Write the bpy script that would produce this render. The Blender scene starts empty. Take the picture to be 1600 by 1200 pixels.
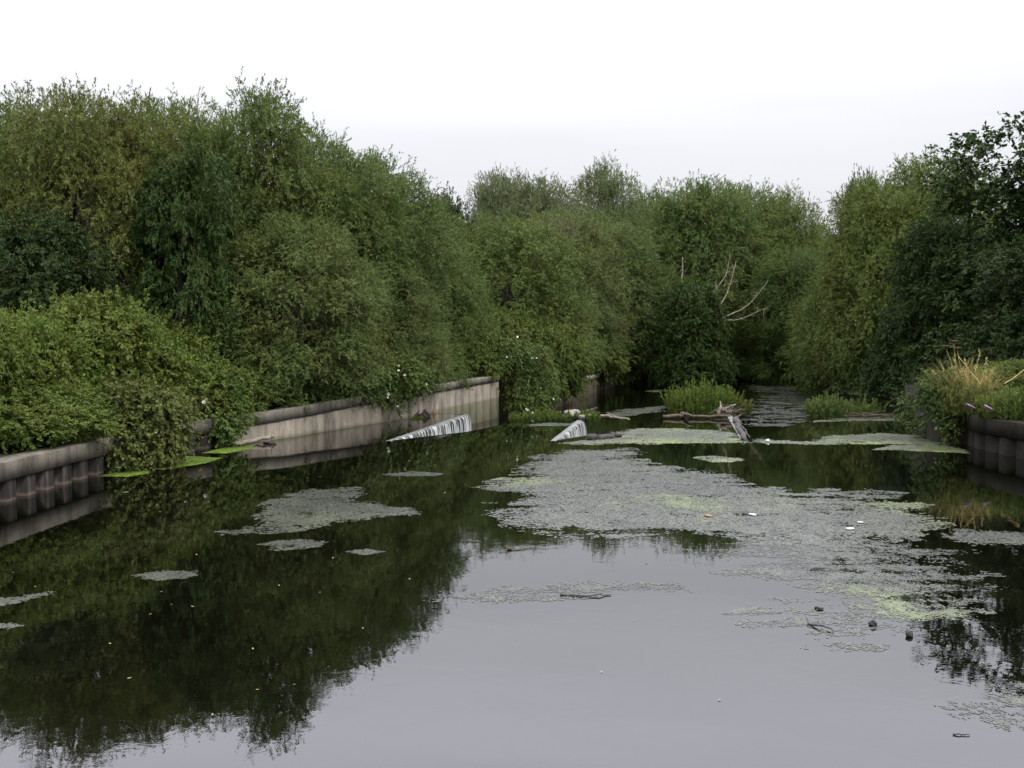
import bpy, math, random
import numpy as np
from mathutils import Vector

S = bpy.context.scene
COL = S.collection
PI = math.pi

# ------------------------------------------------------------------ camera, sky, sun, exposure
CAM_H = 4.0
FPX = 1600.0
TILT = math.atan(95.0 / FPX)
cam_data = bpy.data.cameras.new('camera')
cam_data.sensor_width = 36.0
cam_data.lens = 36.0
cam_data.clip_end = 3000.0
cam = bpy.data.objects.new('camera', cam_data)
COL.objects.link(cam)
cam.location = (0, 0, CAM_H)
cam.rotation_euler = (PI / 2 - TILT, 0, 0)
S.camera = cam

SUN_EL, SUN_AZ = math.radians(48), math.radians(115)     # azimuth clockwise from +Y (ahead)
world = bpy.data.worlds.new('World')
S.world = world
world.use_nodes = True
wt = world.node_tree
wt.nodes.clear()
def wn(t, **k):
    n = wt.nodes.new(t)
    for a, b in k.items(): setattr(n, a, b)
    return n
w_out = wn('ShaderNodeOutputWorld')
w_bg = wn('ShaderNodeBackground')
w_bg.inputs['Strength'].default_value = 0.1
sky = wn('ShaderNodeTexSky', sky_type='NISHITA', sun_disc=False)
sky.sun_elevation = SUN_EL
sky.sun_rotation = SUN_AZ
sky.dust_density = 3.0
w_tc = wn('ShaderNodeTexCoord')
w_sep = wn('ShaderNodeSeparateXYZ')
wt.links.new(w_tc.outputs['Generated'], w_sep.inputs[0])
w_ramp = wn('ShaderNodeValToRGB')
# overcast deck: luminance rises from horizon to zenith (times 26 below)
cr = w_ramp.color_ramp
stops = [(0.0, .63, 1.03), (0.10, .66, 1.04), (0.18, .73, 1.045), (0.25, .90, 1.06), (0.31, 1.3, 1.08), (0.40, 2.05, 1.10), (0.58, 2.1, 1.05), (1.0, 2.85, .98)]
while len(cr.elements) < len(stops): cr.elements.new(0.5)
for e, (p, v, b) in zip(cr.elements, stops):
    e.position = p
    e.color = (v / 2.7 * .985, v / 2.7 * .99, v / 2.7 * b, 1)
wt.links.new(w_sep.outputs['Z'], w_ramp.inputs[0])
w_map = wn('ShaderNodeMapping')
w_map.inputs['Scale'].default_value = (1.2, 1.2, 9.0)
wt.links.new(w_tc.outputs['Generated'], w_map.inputs[0])
w_noise = wn('ShaderNodeTexNoise')
w_noise.inputs['Scale'].default_value = 1.6
w_noise.inputs['Detail'].default_value = 3.0
wt.links.new(w_map.outputs[0], w_noise.inputs[0])
w_mr = wn('ShaderNodeMapRange')
w_mr.inputs['From Min'].default_value = .3
w_mr.inputs['From Max'].default_value = .7
w_mr.inputs['To Min'].default_value = 26.0
w_mr.inputs['To Max'].default_value = 28.5
wt.links.new(w_noise.outputs[0], w_mr.inputs[0])
w_mul = wn('ShaderNodeVectorMath', operation='SCALE')
wt.links.new(w_ramp.outputs[0], w_mul.inputs[0])
wt.links.new(w_mr.outputs[0], w_mul.inputs['Scale'])
w_mix = wn('ShaderNodeMixRGB')
w_mix.inputs[0].default_value = 0.94          # thick cloud over the clear sky
wt.links.new(sky.outputs[0], w_mix.inputs[1])
wt.links.new(w_mul.outputs[0], w_mix.inputs[2])
wt.links.new(w_mix.outputs[0], w_bg.inputs[0])
wt.links.new(w_bg.outputs[0], w_out.inputs[0])

sd = bpy.data.lights.new('sun', 'SUN')
sd.energy = 1.5
sd.angle = math.radians(11)
sd.color = (1.0, .95, .86)
sun = bpy.data.objects.new('sun', sd)
COL.objects.link(sun)
sun_dir = Vector((math.sin(SUN_AZ) * math.cos(SUN_EL), math.cos(SUN_AZ) * math.cos(SUN_EL), math.sin(SUN_EL)))
sun.rotation_euler = sun_dir.to_track_quat('Z', 'Y').to_euler()

S.view_settings.view_transform = 'Standard'
S.view_settings.look = 'None'
S.view_settings.exposure = 0.4
S.view_settings.gamma = 1.0
S.view_settings.use_curve_mapping = False
S.cycles.max_bounces = 6
S.cycles.diffuse_bounces = 2
S.cycles.glossy_bounces = 3
S.cycles.transmission_bounces = 3
S.cycles.transparent_max_bounces = 8
S.cycles.caustics_reflective = False
S.cycles.caustics_refractive = False

# ------------------------------------------------------------------ helpers
CT, ST = math.cos(TILT), math.sin(TILT)
def ray(px, py):
    u, v = (px - 800.0) / FPX, (600.0 - py) / FPX
    return np.array((u, CT + v * ST, -ST + v * CT))
def at(px, py, z=0.0):
    r = ray(px, py)
    t = (z - CAM_H) / r[2]
    return np.array((r[0] * t, r[1] * t, z))
def atd(px, py, Y):
    r = ray(px, py)
    t = Y / r[1]
    return np.array((r[0] * t, Y, CAM_H + r[2] * t))

def tag(o, label=None, cat=None, group=None, kind=None):
    if label: o['label'] = label
    if cat: o['category'] = cat
    if group: o['group'] = group
    if kind: o['kind'] = kind
    return o
def empty(name, loc, label, cat, group=None, rz=0.0):
    o = bpy.data.objects.new(name, None)
    o.empty_display_size = .3
    COL.objects.link(o)
    o.location = [float(v) for v in loc]
    o.rotation_euler = (0, 0, rz)
    return tag(o, label, cat, group)
def link(name, me, parent=None):
    o = bpy.data.objects.new(name, me)
    COL.objects.link(o)
    if parent is not None: o.parent = parent
    return o

def quad_mesh(name, V, Q, mat, smooth=False, tint=None, uv=None):
    """V (n,3), Q (m,4) quads"""
    V = np.ascontiguousarray(V, dtype=np.float32)
    Q = np.ascontiguousarray(Q, dtype=np.int32)
    me = bpy.data.meshes.new(name)
    me.vertices.add(len(V))
    me.vertices.foreach_set('co', V.ravel())
    me.loops.add(Q.size)
    me.loops.foreach_set('vertex_index', Q.ravel())
    me.polygons.add(len(Q))
    me.polygons.foreach_set('loop_start', np.arange(0, Q.size, 4, dtype=np.int32))
    me.polygons.foreach_set('loop_total', np.full(len(Q), 4, dtype=np.int32))
    if smooth: me.polygons.foreach_set('use_smooth', np.ones(len(Q), dtype=bool))
    if tint is not None:
        a = me.attributes.new('tint', 'FLOAT', 'FACE')
        a.data.foreach_set('value', np.ascontiguousarray(tint, dtype=np.float32))
    if uv is not None:
        l = me.uv_layers.new(name='flow')
        l.data.foreach_set('uv', np.ascontiguousarray(uv[Q.ravel()], dtype=np.float32).ravel())
    me.update(calc_edges=True)
    me.materials.append(mat)
    return me

def join(parts):
    V, Q, o = [], [], 0
    for v, q in parts:
        V.append(v); Q.append(q + o); o += len(v)
    return np.concatenate(V), np.concatenate(Q)

def tube(pts, rad, sides=7):
    pts = np.array(pts, float); rad = np.array(rad, float)
    n = len(pts)
    T = np.gradient(pts, axis=0)
    T /= np.linalg.norm(T, axis=1)[:, None] + 1e-9
    ref = np.array((0.31, 0.2, .93))
    if abs(T[0] @ ref) > .9: ref = np.array((.9, .3, .1))
    A = np.cross(T, ref); A /= np.linalg.norm(A, axis=1)[:, None] + 1e-9
    B = np.cross(T, A)
    th = np.linspace(0, 2 * PI, sides, endpoint=False)
    V = (pts[:, None] + rad[:, None, None] * (np.cos(th)[None, :, None] * A[:, None] + np.sin(th)[None, :, None] * B[:, None])).reshape(-1, 3)
    Q = []
    for i in range(n - 1):
        for j in range(sides):
            k = (j + 1) % sides
            Q.append((i * sides + j, i * sides + k, (i + 1) * sides + k, (i + 1) * sides + j))
    V = np.vstack([V, pts[:1], pts[-1:]])
    c0, c1 = len(V) - 2, len(V) - 1
    for j in range(0, sides - 1, 2):
        Q.append((c0, (j + 2) % sides, j + 1, j))
        e = (n - 1) * sides
        Q.append((c1, e + j, e + j + 1, e + (j + 2) % sides))
    return V, np.array(Q)

def wiggly(a, b, n, amp, rng, sag=0.0):
    a, b = np.array(a, float), np.array(b, float)
    t = np.linspace(0, 1, n)[:, None]
    P = a + (b - a) * t
    k = np.cumsum(rng.normal(0, amp, (n, 3)), axis=0)
    k -= k[:1] + (k[-1:] - k[:1]) * t
    P = P + k
    P[:, 2] -= sag * (4 * t * (1 - t))[:, 0]
    return P

_lat = np.random.default_rng(5).random((64, 64))
def vnoise(x, y):
    xi, yi = np.floor(x).astype(int), np.floor(y).astype(int)
    fx, fy = x - xi, y - yi
    fx, fy = fx * fx * (3 - 2 * fx), fy * fy * (3 - 2 * fy)
    g = lambda i, j: _lat[i % 64, j % 64]
    return (g(xi, yi) * (1 - fx) + g(xi + 1, yi) * fx) * (1 - fy) + (g(xi, yi + 1) * (1 - fx) + g(xi + 1, yi + 1) * fx) * fy
def fbm(x, y, o=4):
    s, a = 0, .5
    for i in range(o):
        s = s + a * vnoise(x * 2 ** i + 13.1 * i, y * 2 ** i + 7.7 * i); a *= .5
    return s / (1 - .5 ** o)

# ------------------------------------------------------------------ materials
def mat(name):
    m = bpy.data.materials.new(name)
    m.use_nodes = True
    nt = m.node_tree
    b = nt.nodes['Principled BSDF']
    def N(t, ins=None, **k):
        n = nt.nodes.new(t)
        for a, c in k.items(): setattr(n, a, c)
        for a, c in (ins or {}).items():
            if isinstance(c, bpy.types.NodeSocket): nt.links.new(c, n.inputs[a])
            else: n.inputs[a].default_value = c
        return n
    return m, nt, b, N
def ramp(N, fac, stops):
    r = N('ShaderNodeValToRGB', {0: fac})
    e = r.color_ramp.elements
    while len(e) < len(stops): e.new(.5)
    for q, (p, c) in zip(e, stops):
        q.position = p; q.color = (*c, 1) if len(c) == 3 else c
    return r.outputs[0]

def leaf_material(name, gloss=.55, trans=.32):
    m, nt, b, N = mat(name)
    oi = N('ShaderNodeObjectInfo')
    at_ = N('ShaderNodeAttribute', attribute_name='tint')
    geo = N('ShaderNodeTexCoord')
    nz = N('ShaderNodeTexNoise', {'Vector': geo.outputs['Object'], 'Scale': .55, 'Detail': 3.0})
    hs = N('ShaderNodeHueSaturation', {'Color': oi.outputs['Color']})
    hue = N('ShaderNodeMapRange', {0: nz.outputs[0], 1: .3, 2: .7, 3: .475, 4: .525})
    nt.links.new(hue.outputs[0], hs.inputs['Hue'])
    val = N('ShaderNodeMapRange', {0: at_.outputs['Fac'], 1: 0., 2: 1., 3: .6, 4: 1.5})
    nt.links.new(val.outputs[0], hs.inputs['Value'])
    # odd yellowing leaf
    gt = N('ShaderNodeMath', {0: at_.outputs['Fac'], 1: .987}, operation='GREATER_THAN')
    mx = N('ShaderNodeMixRGB', {0: gt.outputs[0], 1: hs.outputs[0], 2: (.20, .16, .03, 1)})
    nt.links.new(mx.outputs[0], b.inputs['Base Color'])
    b.inputs['Roughness'].default_value = gloss
    b.inputs['Specular IOR Level'].default_value = .15
    tr = N('ShaderNodeBsdfTranslucent', {'Color': mx.outputs[0]})
    ms = N('ShaderNodeMixShader', {0: trans, 1: b.outputs[0], 2: tr.outputs[0]})
    nt.links.new(ms.outputs[0], nt.nodes['Material Output'].inputs[0])
    return m
M_LEAF = leaf_material('leaf')

def bark(name, c0, c1):
    m, nt, b, N = mat(name)
    g = N('ShaderNodeTexCoord')
    mp = N('ShaderNodeMapping', {0: g.outputs['Object'], 'Scale': (6, 6, 1.2)})
    nz = N('ShaderNodeTexNoise', {'Vector': mp.outputs[0], 'Scale': 2.5, 'Detail': 5.0})
    nt.links.new(ramp(N, nz.outputs[0], [(.3, c0), (.7, c1)]), b.inputs['Base Color'])
    bp = N('ShaderNodeBump', {'Height': nz.outputs[0], 'Strength': .5, 'Distance': .03})
    nt.links.new(bp.outputs[0], b.inputs['Normal'])
    b.inputs['Roughness'].default_value = .85
    return m
M_BARK = bark('bark', (.03, .024, .018), (.09, .075, .055))
M_DEAD = bark('dead_wood', (.15, .12, .09), (.32, .275, .21))
M_DRIFT = bark('driftwood', (.04, .028, .02), (.11, .08, .06))
M_TWIG = bark('bare_twig', (.07, .05, .035), (.15, .11, .08))
M_PALE = bark('pale_driftwood', (.12, .10, .08), (.27, .23, .185))
M_DARKWOOD = bark('wet_wood', (.02, .018, .018), (.07, .06, .06))

def concrete(name, base, streak=1.0, algae=.25):
    m, nt, b, N = mat(name)
    g = N('ShaderNodeTexCoord')
    n1 = N('ShaderNodeTexNoise', {'Vector': g.outputs['Object'], 'Scale': 1.3, 'Detail': 6.0, 'Roughness': .65})
    mp = N('ShaderNodeMapping', {0: g.outputs['Object'], 'Scale': (2.0, 2.0, .35)})
    n2 = N('ShaderNodeTexNoise', {'Vector': mp.outputs[0], 'Scale': 1.7, 'Detail': 5.0, 'Roughness': .6})
    n3 = N('ShaderNodeTexNoise', {'Vector': g.outputs['Object'], 'Scale': 38.0, 'Detail': 3.0})
    d = tuple(v * .42 for v in base)
    c1 = ramp(N, n1.outputs[0], [(.28, tuple(v * .62 for v in base)), (.72, tuple(v * 1.22 for v in base))])
    st = ramp(N, n2.outputs[0], [(.36, (.35, .34, .33)), (.56, (1, 1, 1))])
    mx = N('ShaderNodeMixRGB', {0: streak, 1: c1, 2: st}, blend_type='MULTIPLY')
    sp = ramp(N, n3.outputs[0], [(.3, (.75, .75, .75)), (.7, (1.15, 1.15, 1.15))])
    mx2 = N('ShaderNodeMixRGB', {0: .8, 1: mx.outputs[0], 2: sp}, blend_type='MULTIPLY')
    # green algae band just above the water
    sz = N('ShaderNodeSeparateXYZ', {0: g.outputs['Object']})
    zz = N('ShaderNodeMath', {0: n1.outputs[0], 1: .16}, operation='MULTIPLY')
    za = N('ShaderNodeMath', {0: sz.outputs[2], 1: zz.outputs[0]}, operation='SUBTRACT')
    zr = N('ShaderNodeMapRange', {0: za.outputs[0], 1: -.06, 2: .06, 3: algae * 2, 4: 0.0})
    mx3 = N('ShaderNodeMixRGB', {0: zr.outputs[0], 1: mx2.outputs[0], 2: (.05, .06, .02, 1)})
    nt.links.new(mx3.outputs[0], b.inputs['Base Color'])
    bp = N('ShaderNodeBump', {'Height': n3.outputs[0], 'Strength': .35, 'Distance': .02})
    nt.links.new(bp.outputs[0], b.inputs['Normal'])
    b.inputs['Roughness'].default_value = .95
    b.inputs['Specular IOR Level'].default_value = .1
    return m
M_CONC = concrete('concrete_panel', (.225, .20, .163), .6)
M_CAP = concrete('concrete_cap', (.165, .15, .125), .75, 0)
M_QUAY = concrete('shaded_quay_concrete', (.028, .026, .021), .8, 0)  # quay concrete, its colour darkened for the shade of the cherry above

def steel():
    m, nt, b, N = mat('rusty_sheet_steel')
    g = N('ShaderNodeTexCoord')
    mp = N('ShaderNodeMapping', {0: g.outputs['Object'], 'Scale': (4, 4, .5)})
    n = N('ShaderNodeTexNoise', {'Vector': mp.outputs[0], 'Scale': 2.0, 'Detail': 6.0})
    c = ramp(N, n.outputs[0], [(.3, (.016, .015, .014)), (.55, (.045, .04, .036)), (.75, (.12, .105, .09))])
    sz = N('ShaderNodeSeparateXYZ', {0: g.outputs['Object']})
    zn = N('ShaderNodeMath', {0: n.outputs[0], 1: .12}, operation='MULTIPLY')
    za = N('ShaderNodeMath', {0: sz.outputs[2], 1: zn.outputs[0]}, operation='SUBTRACT')
    zr = N('ShaderNodeMapRange', {0: za.outputs[0], 1: -.02, 2: .04, 3: .5, 4: 0.0})
    mx = N('ShaderNodeMixRGB', {0: zr.outputs[0], 1: c, 2: (.16, .12, .10, 1)})
    nt.links.new(mx.outputs[0], b.inputs['Base Color'])
    b.inputs['Roughness'].default_value = .8
    b.inputs['Specular IOR Level'].default_value = .12
    return m
M_STEEL = steel()

def water(name, base, bump, rough):
    m, nt, b, N = mat(name)
    g = N('ShaderNodeTexCoord')
    b.inputs['Base Color'].default_value = (*base, 1)
    b.inputs['Roughness'].default_value = rough
    b.inputs['IOR'].default_value = 1.6
    n1 = N('ShaderNodeTexNoise', {'Vector': g.outputs['Object'], 'Scale': 2.2, 'Detail': 4.0, 'Roughness': .55, 'Distortion': .6})
    n2 = N('ShaderNodeTexNoise', {'Vector': g.outputs['Object'], 'Scale': .35, 'Detail': 2.0})
    k = N('ShaderNodeMath', {0: n1.outputs[0], 1: n2.outputs[0]}, operation='MULTIPLY')
    bp = N('ShaderNodeBump', {'Height': k.outputs[0], 'Strength': 1.0, 'Distance': bump})
    nt.links.new(bp.outputs[0], b.inputs['Normal'])
    return m
M_WATER = water('still_dark_water', (.0018, .002, .001), .0024, .008)
M_WATER_LOW = water('rippled_dark_water', (.002, .0024, .001), .012, .04)

def algae(name, c0, c1, c2, spec, rough):
    m, nt, b, N = mat(name)
    g = N('ShaderNodeTexCoord')
    at_ = N('ShaderNodeAttribute', attribute_name='tint')
    n = N('ShaderNodeTexNoise', {'Vector': g.outputs['Object'], 'Scale': .26, 'Detail': 4.0, 'Roughness': .6})
    c = ramp(N, n.outputs[0], [(.44, c0), (.57, c1), (.64, c2)])
    v = N('ShaderNodeMapRange', {0: at_.outputs['Fac'], 1: 0., 2: 1., 3: .45, 4: 1.5})
    hs = N('ShaderNodeHueSaturation', {'Color': c, 'Value': v.outputs[0]})
    nt.links.new(hs.outputs[0], b.inputs['Base Color'])
    b.inputs['Roughness'].default_value = rough
    b.inputs['Specular IOR Level'].default_value = spec
    return m
M_ALGAE = algae('algae_scum', (.047, .051, .041), (.054, .06, .043), (.098, .118, .05), .6, .3)
M_ALGAE_GREY = algae('grey_algae', (.043, .047, .037), (.05, .055, .04), (.06, .067, .044), .6, .3)
M_ALGAE_G = algae('green_algae', (.07, .08, .05), (.10, .12, .05), (.15, .18, .06), .4, .35)
M_DUCK = algae('duckweed', (.085, .135, .018), (.11, .165, .022), (.13, .19, .03), .2, .6)

def falls():
    m, nt, b, N = mat('falling_water')
    uv = N('ShaderNodeUVMap', uv_map='flow')
    mp = N('ShaderNodeMapping', {0: uv.outputs[0], 'Scale': (4.2, .6, 1)})
    n = N('ShaderNodeTexNoise', {'Vector': mp.outputs[0], 'Scale': 1.6, 'Detail': 4.0, 'Roughness': .6})
    sep = N('ShaderNodeSeparateXYZ', {0: uv.outputs[0]})
    # foam grows down the face, the smooth lip has its sky reflection painted pale
    lip = N('ShaderNodeMapRange', {0: sep.outputs[1], 1: .18, 2: .75, 3: -.06, 4: .05})
    s = N('ShaderNodeMath', {0: n.outputs[0], 1: lip.outputs[0]}, operation='ADD')
    f = ramp(N, s.outputs[0], [(.48, (.02, .02, .02)), (.57, (1, 1, 1))])
    lip_reflection = N('ShaderNodeMapRange', {0: sep.outputs[1], 1: .14, 2: .30, 3: .30, 4: 0.0})
    mxf = N('ShaderNodeMath', {0: f, 1: lip_reflection.outputs[0]}, operation='MAXIMUM')
    c = N('ShaderNodeMixRGB', {0: mxf.outputs[0], 1: (.018, .02, .014, 1), 2: (.45, .46, .475, 1)})
    nt.links.new(c.outputs[0], b.inputs['Base Color'])
    b.inputs['Roughness'].default_value = .3
    b.inputs['Specular IOR Level'].default_value = .25
    bp = N('ShaderNodeBump', {'Height': n.outputs[0], 'Strength': .8, 'Distance': .05})
    nt.links.new(bp.outputs[0], b.inputs['Normal'])
    return m
M_FALLS = falls()

def plain(name, c0, c1, rough=.7, scale=8.0):
    m, nt, b, N = mat(name)
    g = N('ShaderNodeTexCoord')
    n = N('ShaderNodeTexNoise', {'Vector': g.outputs['Object'], 'Scale': scale, 'Detail': 4.0})
    nt.links.new(ramp(N, n.outputs[0], [(.3, c0), (.7, c1)]), b.inputs['Base Color'])
    b.inputs['Roughness'].default_value = rough
    b.inputs['Specular IOR Level'].default_value = .15
    return m
M_STEEL_SHADED = plain('shaded_sheet_steel', (.012, .011, .010), (.035, .03, .026), .65, 2.5)  # quay piling steel with the tree shade put into its colour
M_GROUND = plain('bank_soil', (.018, .02, .009), (.045, .05, .02), .95, .8)
M_BED = plain('river_bed', (.02, .018, .012), (.04, .036, .024), .9, .6)
M_ROCK = plain('grey_rock', (.12, .11, .10), (.30, .28, .26), .85, 9)
M_WHITE = plain('white_litter', (.42, .42, .40), (.6, .6, .58), .5, 6)
M_ORANGE = plain('orange_litter', (.26, .14, .07), (.36, .22, .12), .5, 6)
M_BLACK = plain('black_rubber', (.01, .01, .01), (.03, .03, .03), .4, 6)
M_PETAL = plain('white_petal', (.62, .62, .55), (.8, .8, .74), .6, 6)
M_PURPLE = plain('purple_petal', (.22, .11, .25), (.34, .2, .36), .7, 20)
M_STRAW = plain('straw', (.24, .17, .06), (.40, .31, .14), .8, 3)
M_YLEAF = plain('yellow_leaf', (.20, .16, .05), (.32, .28, .10), .6, 10)
M_BROWNSEED = plain('brown_seed_head', (.055, .035, .02), (.12, .08, .05), .9, 12)

# ------------------------------------------------------------------ setting: ground, water
LOW = -1.0                                      # level below the weir
# left bank edge (x, y, ground height)
LEFT = [(-14.5, -60, .85), (-12.6, 0, .85), (-11.75, 18, .85), (-11.3, 25, .85), (-10.75, 29, .85), (-9.9, 32.7, .85), (-9.3, 33.8, .85), (-8.2, 35.2, .85), (-6.35, 39.5, .95),
        (-4.5, 43, .95), (-2.5, 50, 1.05), (-.95, 54, 1.05), (1.0, 57.5, .2), (2.9, 62, .15), (6.2, 76, .1), (10.5, 89, -.3), (16, 104, -.5), (30, 125, -.6)]
RIGHT = [(20, -60, 1.0), (17.5, 0, 1.0), (16.45, 22, 1.0), (15.55, 28, 1.0), (14.9, 31, 1.0), (14.85, 32.6, 1.0), (14.75, 34, 1.1), (14.65, 35, 1.3), (16.8, 43, 1.4), (19, 50, .3), (20.5, 62, -.3), (22.5, 76, -.4), (27, 89, -.5),
         (36, 104, -.5), (46, 118, -.6), (52, 125, -.6)]
LEFT = [(x - (.75 if y < 34 else .3 if y < 55 else .7), y, z) for x, y, z in LEFT]      # the land lies behind the piling
RIGHT = [(x + (.75 if y < 34 else 0), y, z) for x, y, z in RIGHT]
def build_ground():
    V, Q = [], []
    rng = np.random.default_rng(3)
    def side(st, sgn):
        st = [(st[0][0] + sgn * 2, -400, st[0][2])] + list(st)
        offs = [0, .6, 2, 5, 10, 18, 30, 60, 140, 700]
        o = len(V)
        for (x, y, z) in st:
            for k, d in enumerate(offs):
                V.append((x + sgn * d, y, z + (0 if k < 2 else .12 * k + rng.normal(0, .08))))
        n = len(offs)
        for i in range(len(st) - 1):
            for k in range(n - 1):
                a = o + i * n + k
                Q.append((a, a + n, a + n + 1, a + 1) if sgn > 0 else (a, a + 1, a + n + 1, a + n))
        # vertical edge down to the bed
        for i in range(len(st) - 1):
            a, b_ = o + i * n, o + (i + 1) * n
            V.append((V[a][0], V[a][1], -3)); V.append((V[b_][0], V[b_][1], -3))
            c = len(V) - 2
            Q.append((a, b_, c + 1, c))
    side(LEFT, -1); side(RIGHT, 1)
    o = len(V)                                   # land closing off the far reach
    for y, z in ((125, -1.3), (128, .2), (160, 1.2), (260, 2), (900, 3)):
        for x in (-700, -100, 30, 52, 120, 700): V.append((x, y + (0 if y > 125 else .01), z))
    for i in range(4):
        for k in range(5):
            a = o + i * 6 + k
            Q.append((a, a + 1, a + 7, a + 6))
    o = len(V)
    V.extend([(-60, -400, -2.9), (80, -400, -2.9), (80, 130, -2.9), (-60, 130, -2.9)])
    Q.append((o, o + 1, o + 2, o + 3))
    me = quad_mesh('ground', np.array(V), np.array(Q), M_GROUND)
    tag(link('ground', me), kind='structure')
build_ground()

A1, A2, A3 = np.array((-4.2, 34.6)), np.array((1.4, 34.6)), np.array((7.9, 34.6))
C0L, C0R = np.array((-3.62, 45.4)), np.array((-2.0, 44.8))
C1L, C1R = np.array((.05, 41.0)), np.array((2.9, 42.7))
C2L, C2R = np.array((6.0, 43.0)), np.array((9.5, 44.8))
C3L, C3R = np.array((12.4, 42.2)), np.array((16.9, 43.2))
B1, B2 = np.array((-1.68, 37.45)), np.array((3.9, 37.9))
CREST = [C0L, C0R, A1, B1, C1L, C1R, A2, B2, C2L, C2R, A3, C3L, C3R]

def poly_sheet(name, pts, z, m):
    me = bpy.data.meshes.new(name)
    me.from_pydata([(float(p[0]), float(p[1]), z) for p in pts], [], [list(range(len(pts)))])
    me.update()
    import bmesh
    bm = bmesh.new(); bm.from_mesh(me)
    bmesh.ops.triangulate(bm, faces=bm.faces[:])
    for f in bm.faces:
        if f.normal.z < 0: f.normal_flip()
    bm.to_mesh(me); bm.free()
    me.materials.append(m)
    return me
lp = [(-14.9, -400)] + [(x - .3, y) for x, y, z in LEFT if y < 45]
rp = [(x + .4, y) for x, y, z in RIGHT if y < 43][::-1] + [(20.4, -400)]
tag(link('upper_pool_water', poly_sheet('upper_pool_water', lp + CREST + [(17.2, 43.1)] + rp, 0.0, M_WATER)), kind='structure')
def low_sheet():
    xs, ys = np.array([-8, 60.0]), np.array([30, 127.0])
    V = np.array([(x, y, LOW) for y in ys for x in xs]); return quad_mesh('lower_river_water', V, np.array([(0, 1, 3, 2)]), M_WATER_LOW)
tag(link('lower_river_water', low_sheet()), kind='structure')

# ------------------------------------------------------------------ weir with its falls
def strip_wall(path, z0, z1, th, m, name, zs=None):
    """wall of thickness th to the left (+normal) of a path"""
    P = np.array(path, float)
    T = np.gradient(P, axis=0); T /= np.linalg.norm(T, axis=1)[:, None]
    Nn = np.stack([-T[:, 1], T[:, 0]], 1)
    n = len(P)
    z1 = np.full(n, z1) if np.isscalar(z1) else np.array(z1)
    z0 = np.full(n, z0) if np.isscalar(z0) else np.array(z0)
    A, B = P, P + Nn * th
    V = np.concatenate([np.c_[A, z0], np.c_[A, z1], np.c_[B, z1], np.c_[B, z0]])
    Q = []
    for i in range(n - 1):
        for k in range(4):
            k2 = (k + 1) % 4
            Q.append((k * n + i, k * n + i + 1, k2 * n + i + 1, k2 * n + i))
    Q.append((0, n, 2 * n, 3 * n)); Q.append((n - 1, 4 * n - 1, 3 * n - 1, 2 * n - 1))
    return V, np.array(Q)
weir = empty('weir', (1.4, 34.6, -1), 'zigzag concrete weir crossing the river between the two concrete walls', 'weir')
def local(V, root): return V - np.array(root.location)
W = []
for a, b in zip(CREST[:-1], CREST[1:]):
    d = (b - a) / np.linalg.norm(b - a)
    W.append(strip_wall([a - d * .05, b + d * .05], -3 - .002 * len(W), -.035 - .002 * len(W), .10, M_QUAY, ''))
V, Q = join(W)
link('crest_wall', quad_mesh('crest_wall', local(V, weir), Q, M_QUAY), weir)

def fall_sheet(a, b, seed, root, reach=1.0, m=None):
    """sheet of water leaving the crest a->b, to the side away from the pool"""
    rng = np.random.default_rng(seed)
    L = np.linalg.norm(b - a); t = (b - a) / L
    nrm = np.array((-t[1], t[0]))
    nu = max(8, int(L / .06))
    prof = [(-.10, .004), (.05, .012), (.12, -.005), (.165, -.05), (.195, -.15), (.215, -.34), (.23, -.66), (.24, -1.02)]
    u = np.linspace(0, L, nu)
    cen = fbm(u * 1.3 + seed * 3, u * 0 + seed, 3)
    fine = fbm(u * 7 + seed, u * 0 + 3, 2)
    V, uv = [], []
    for k, (o, z) in enumerate(prof):
        kk = k / (len(prof) - 1)
        off = o * reach * (.9 + .25 * cen) + .06 * kk * (fine - .5)
        p = a + u[:, None] * t + off[:, None] * nrm
        V.append(np.c_[p, np.full(nu, z) + (.03 * (fine - .5) if 1 < k < 6 else 0)])
        uv.append(np.c_[u, np.full(nu, kk)])
    V, uv = np.concatenate(V), np.concatenate(uv)
    Q = [(k * nu + i, k * nu + i + 1, (k + 1) * nu + i + 1, (k + 1) * nu + i) for k in range(len(prof) - 1) for i in range(nu - 1)]
    return quad_mesh('falling_sheet', V - np.array(root.location) if root else V, np.array(Q), m or M_FALLS, True, uv=uv)
# hidden faces of the zigzag
for k, (a, b) in enumerate(((C0L, C0R), (A1, B1), (B1, C1L), (C1L, C1R), (A2, B2), (B2, C2L), (C2L, C2R), (A3, C3L), (C3L, C3R))):
    link('water_sheet', fall_sheet(a, b, 20 + k, weir, .3, M_WATER), weir)
for (a, b, s, lab) in ((C0R, A1, 1, 'long white waterfall spilling over the crest beside the concrete wall'),
                       (C1R, A2, 2, 'short white waterfall in mid river below the mossy crest with the grey rock'),
                       (C2R, A3, 3, 'narrow waterfall seen almost edge-on below the heap of driftwood')):
    tag(link('waterfall', fall_sheet(a, b, s, None)), lab, 'waterfall', 'waterfalls over the weir')

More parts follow.
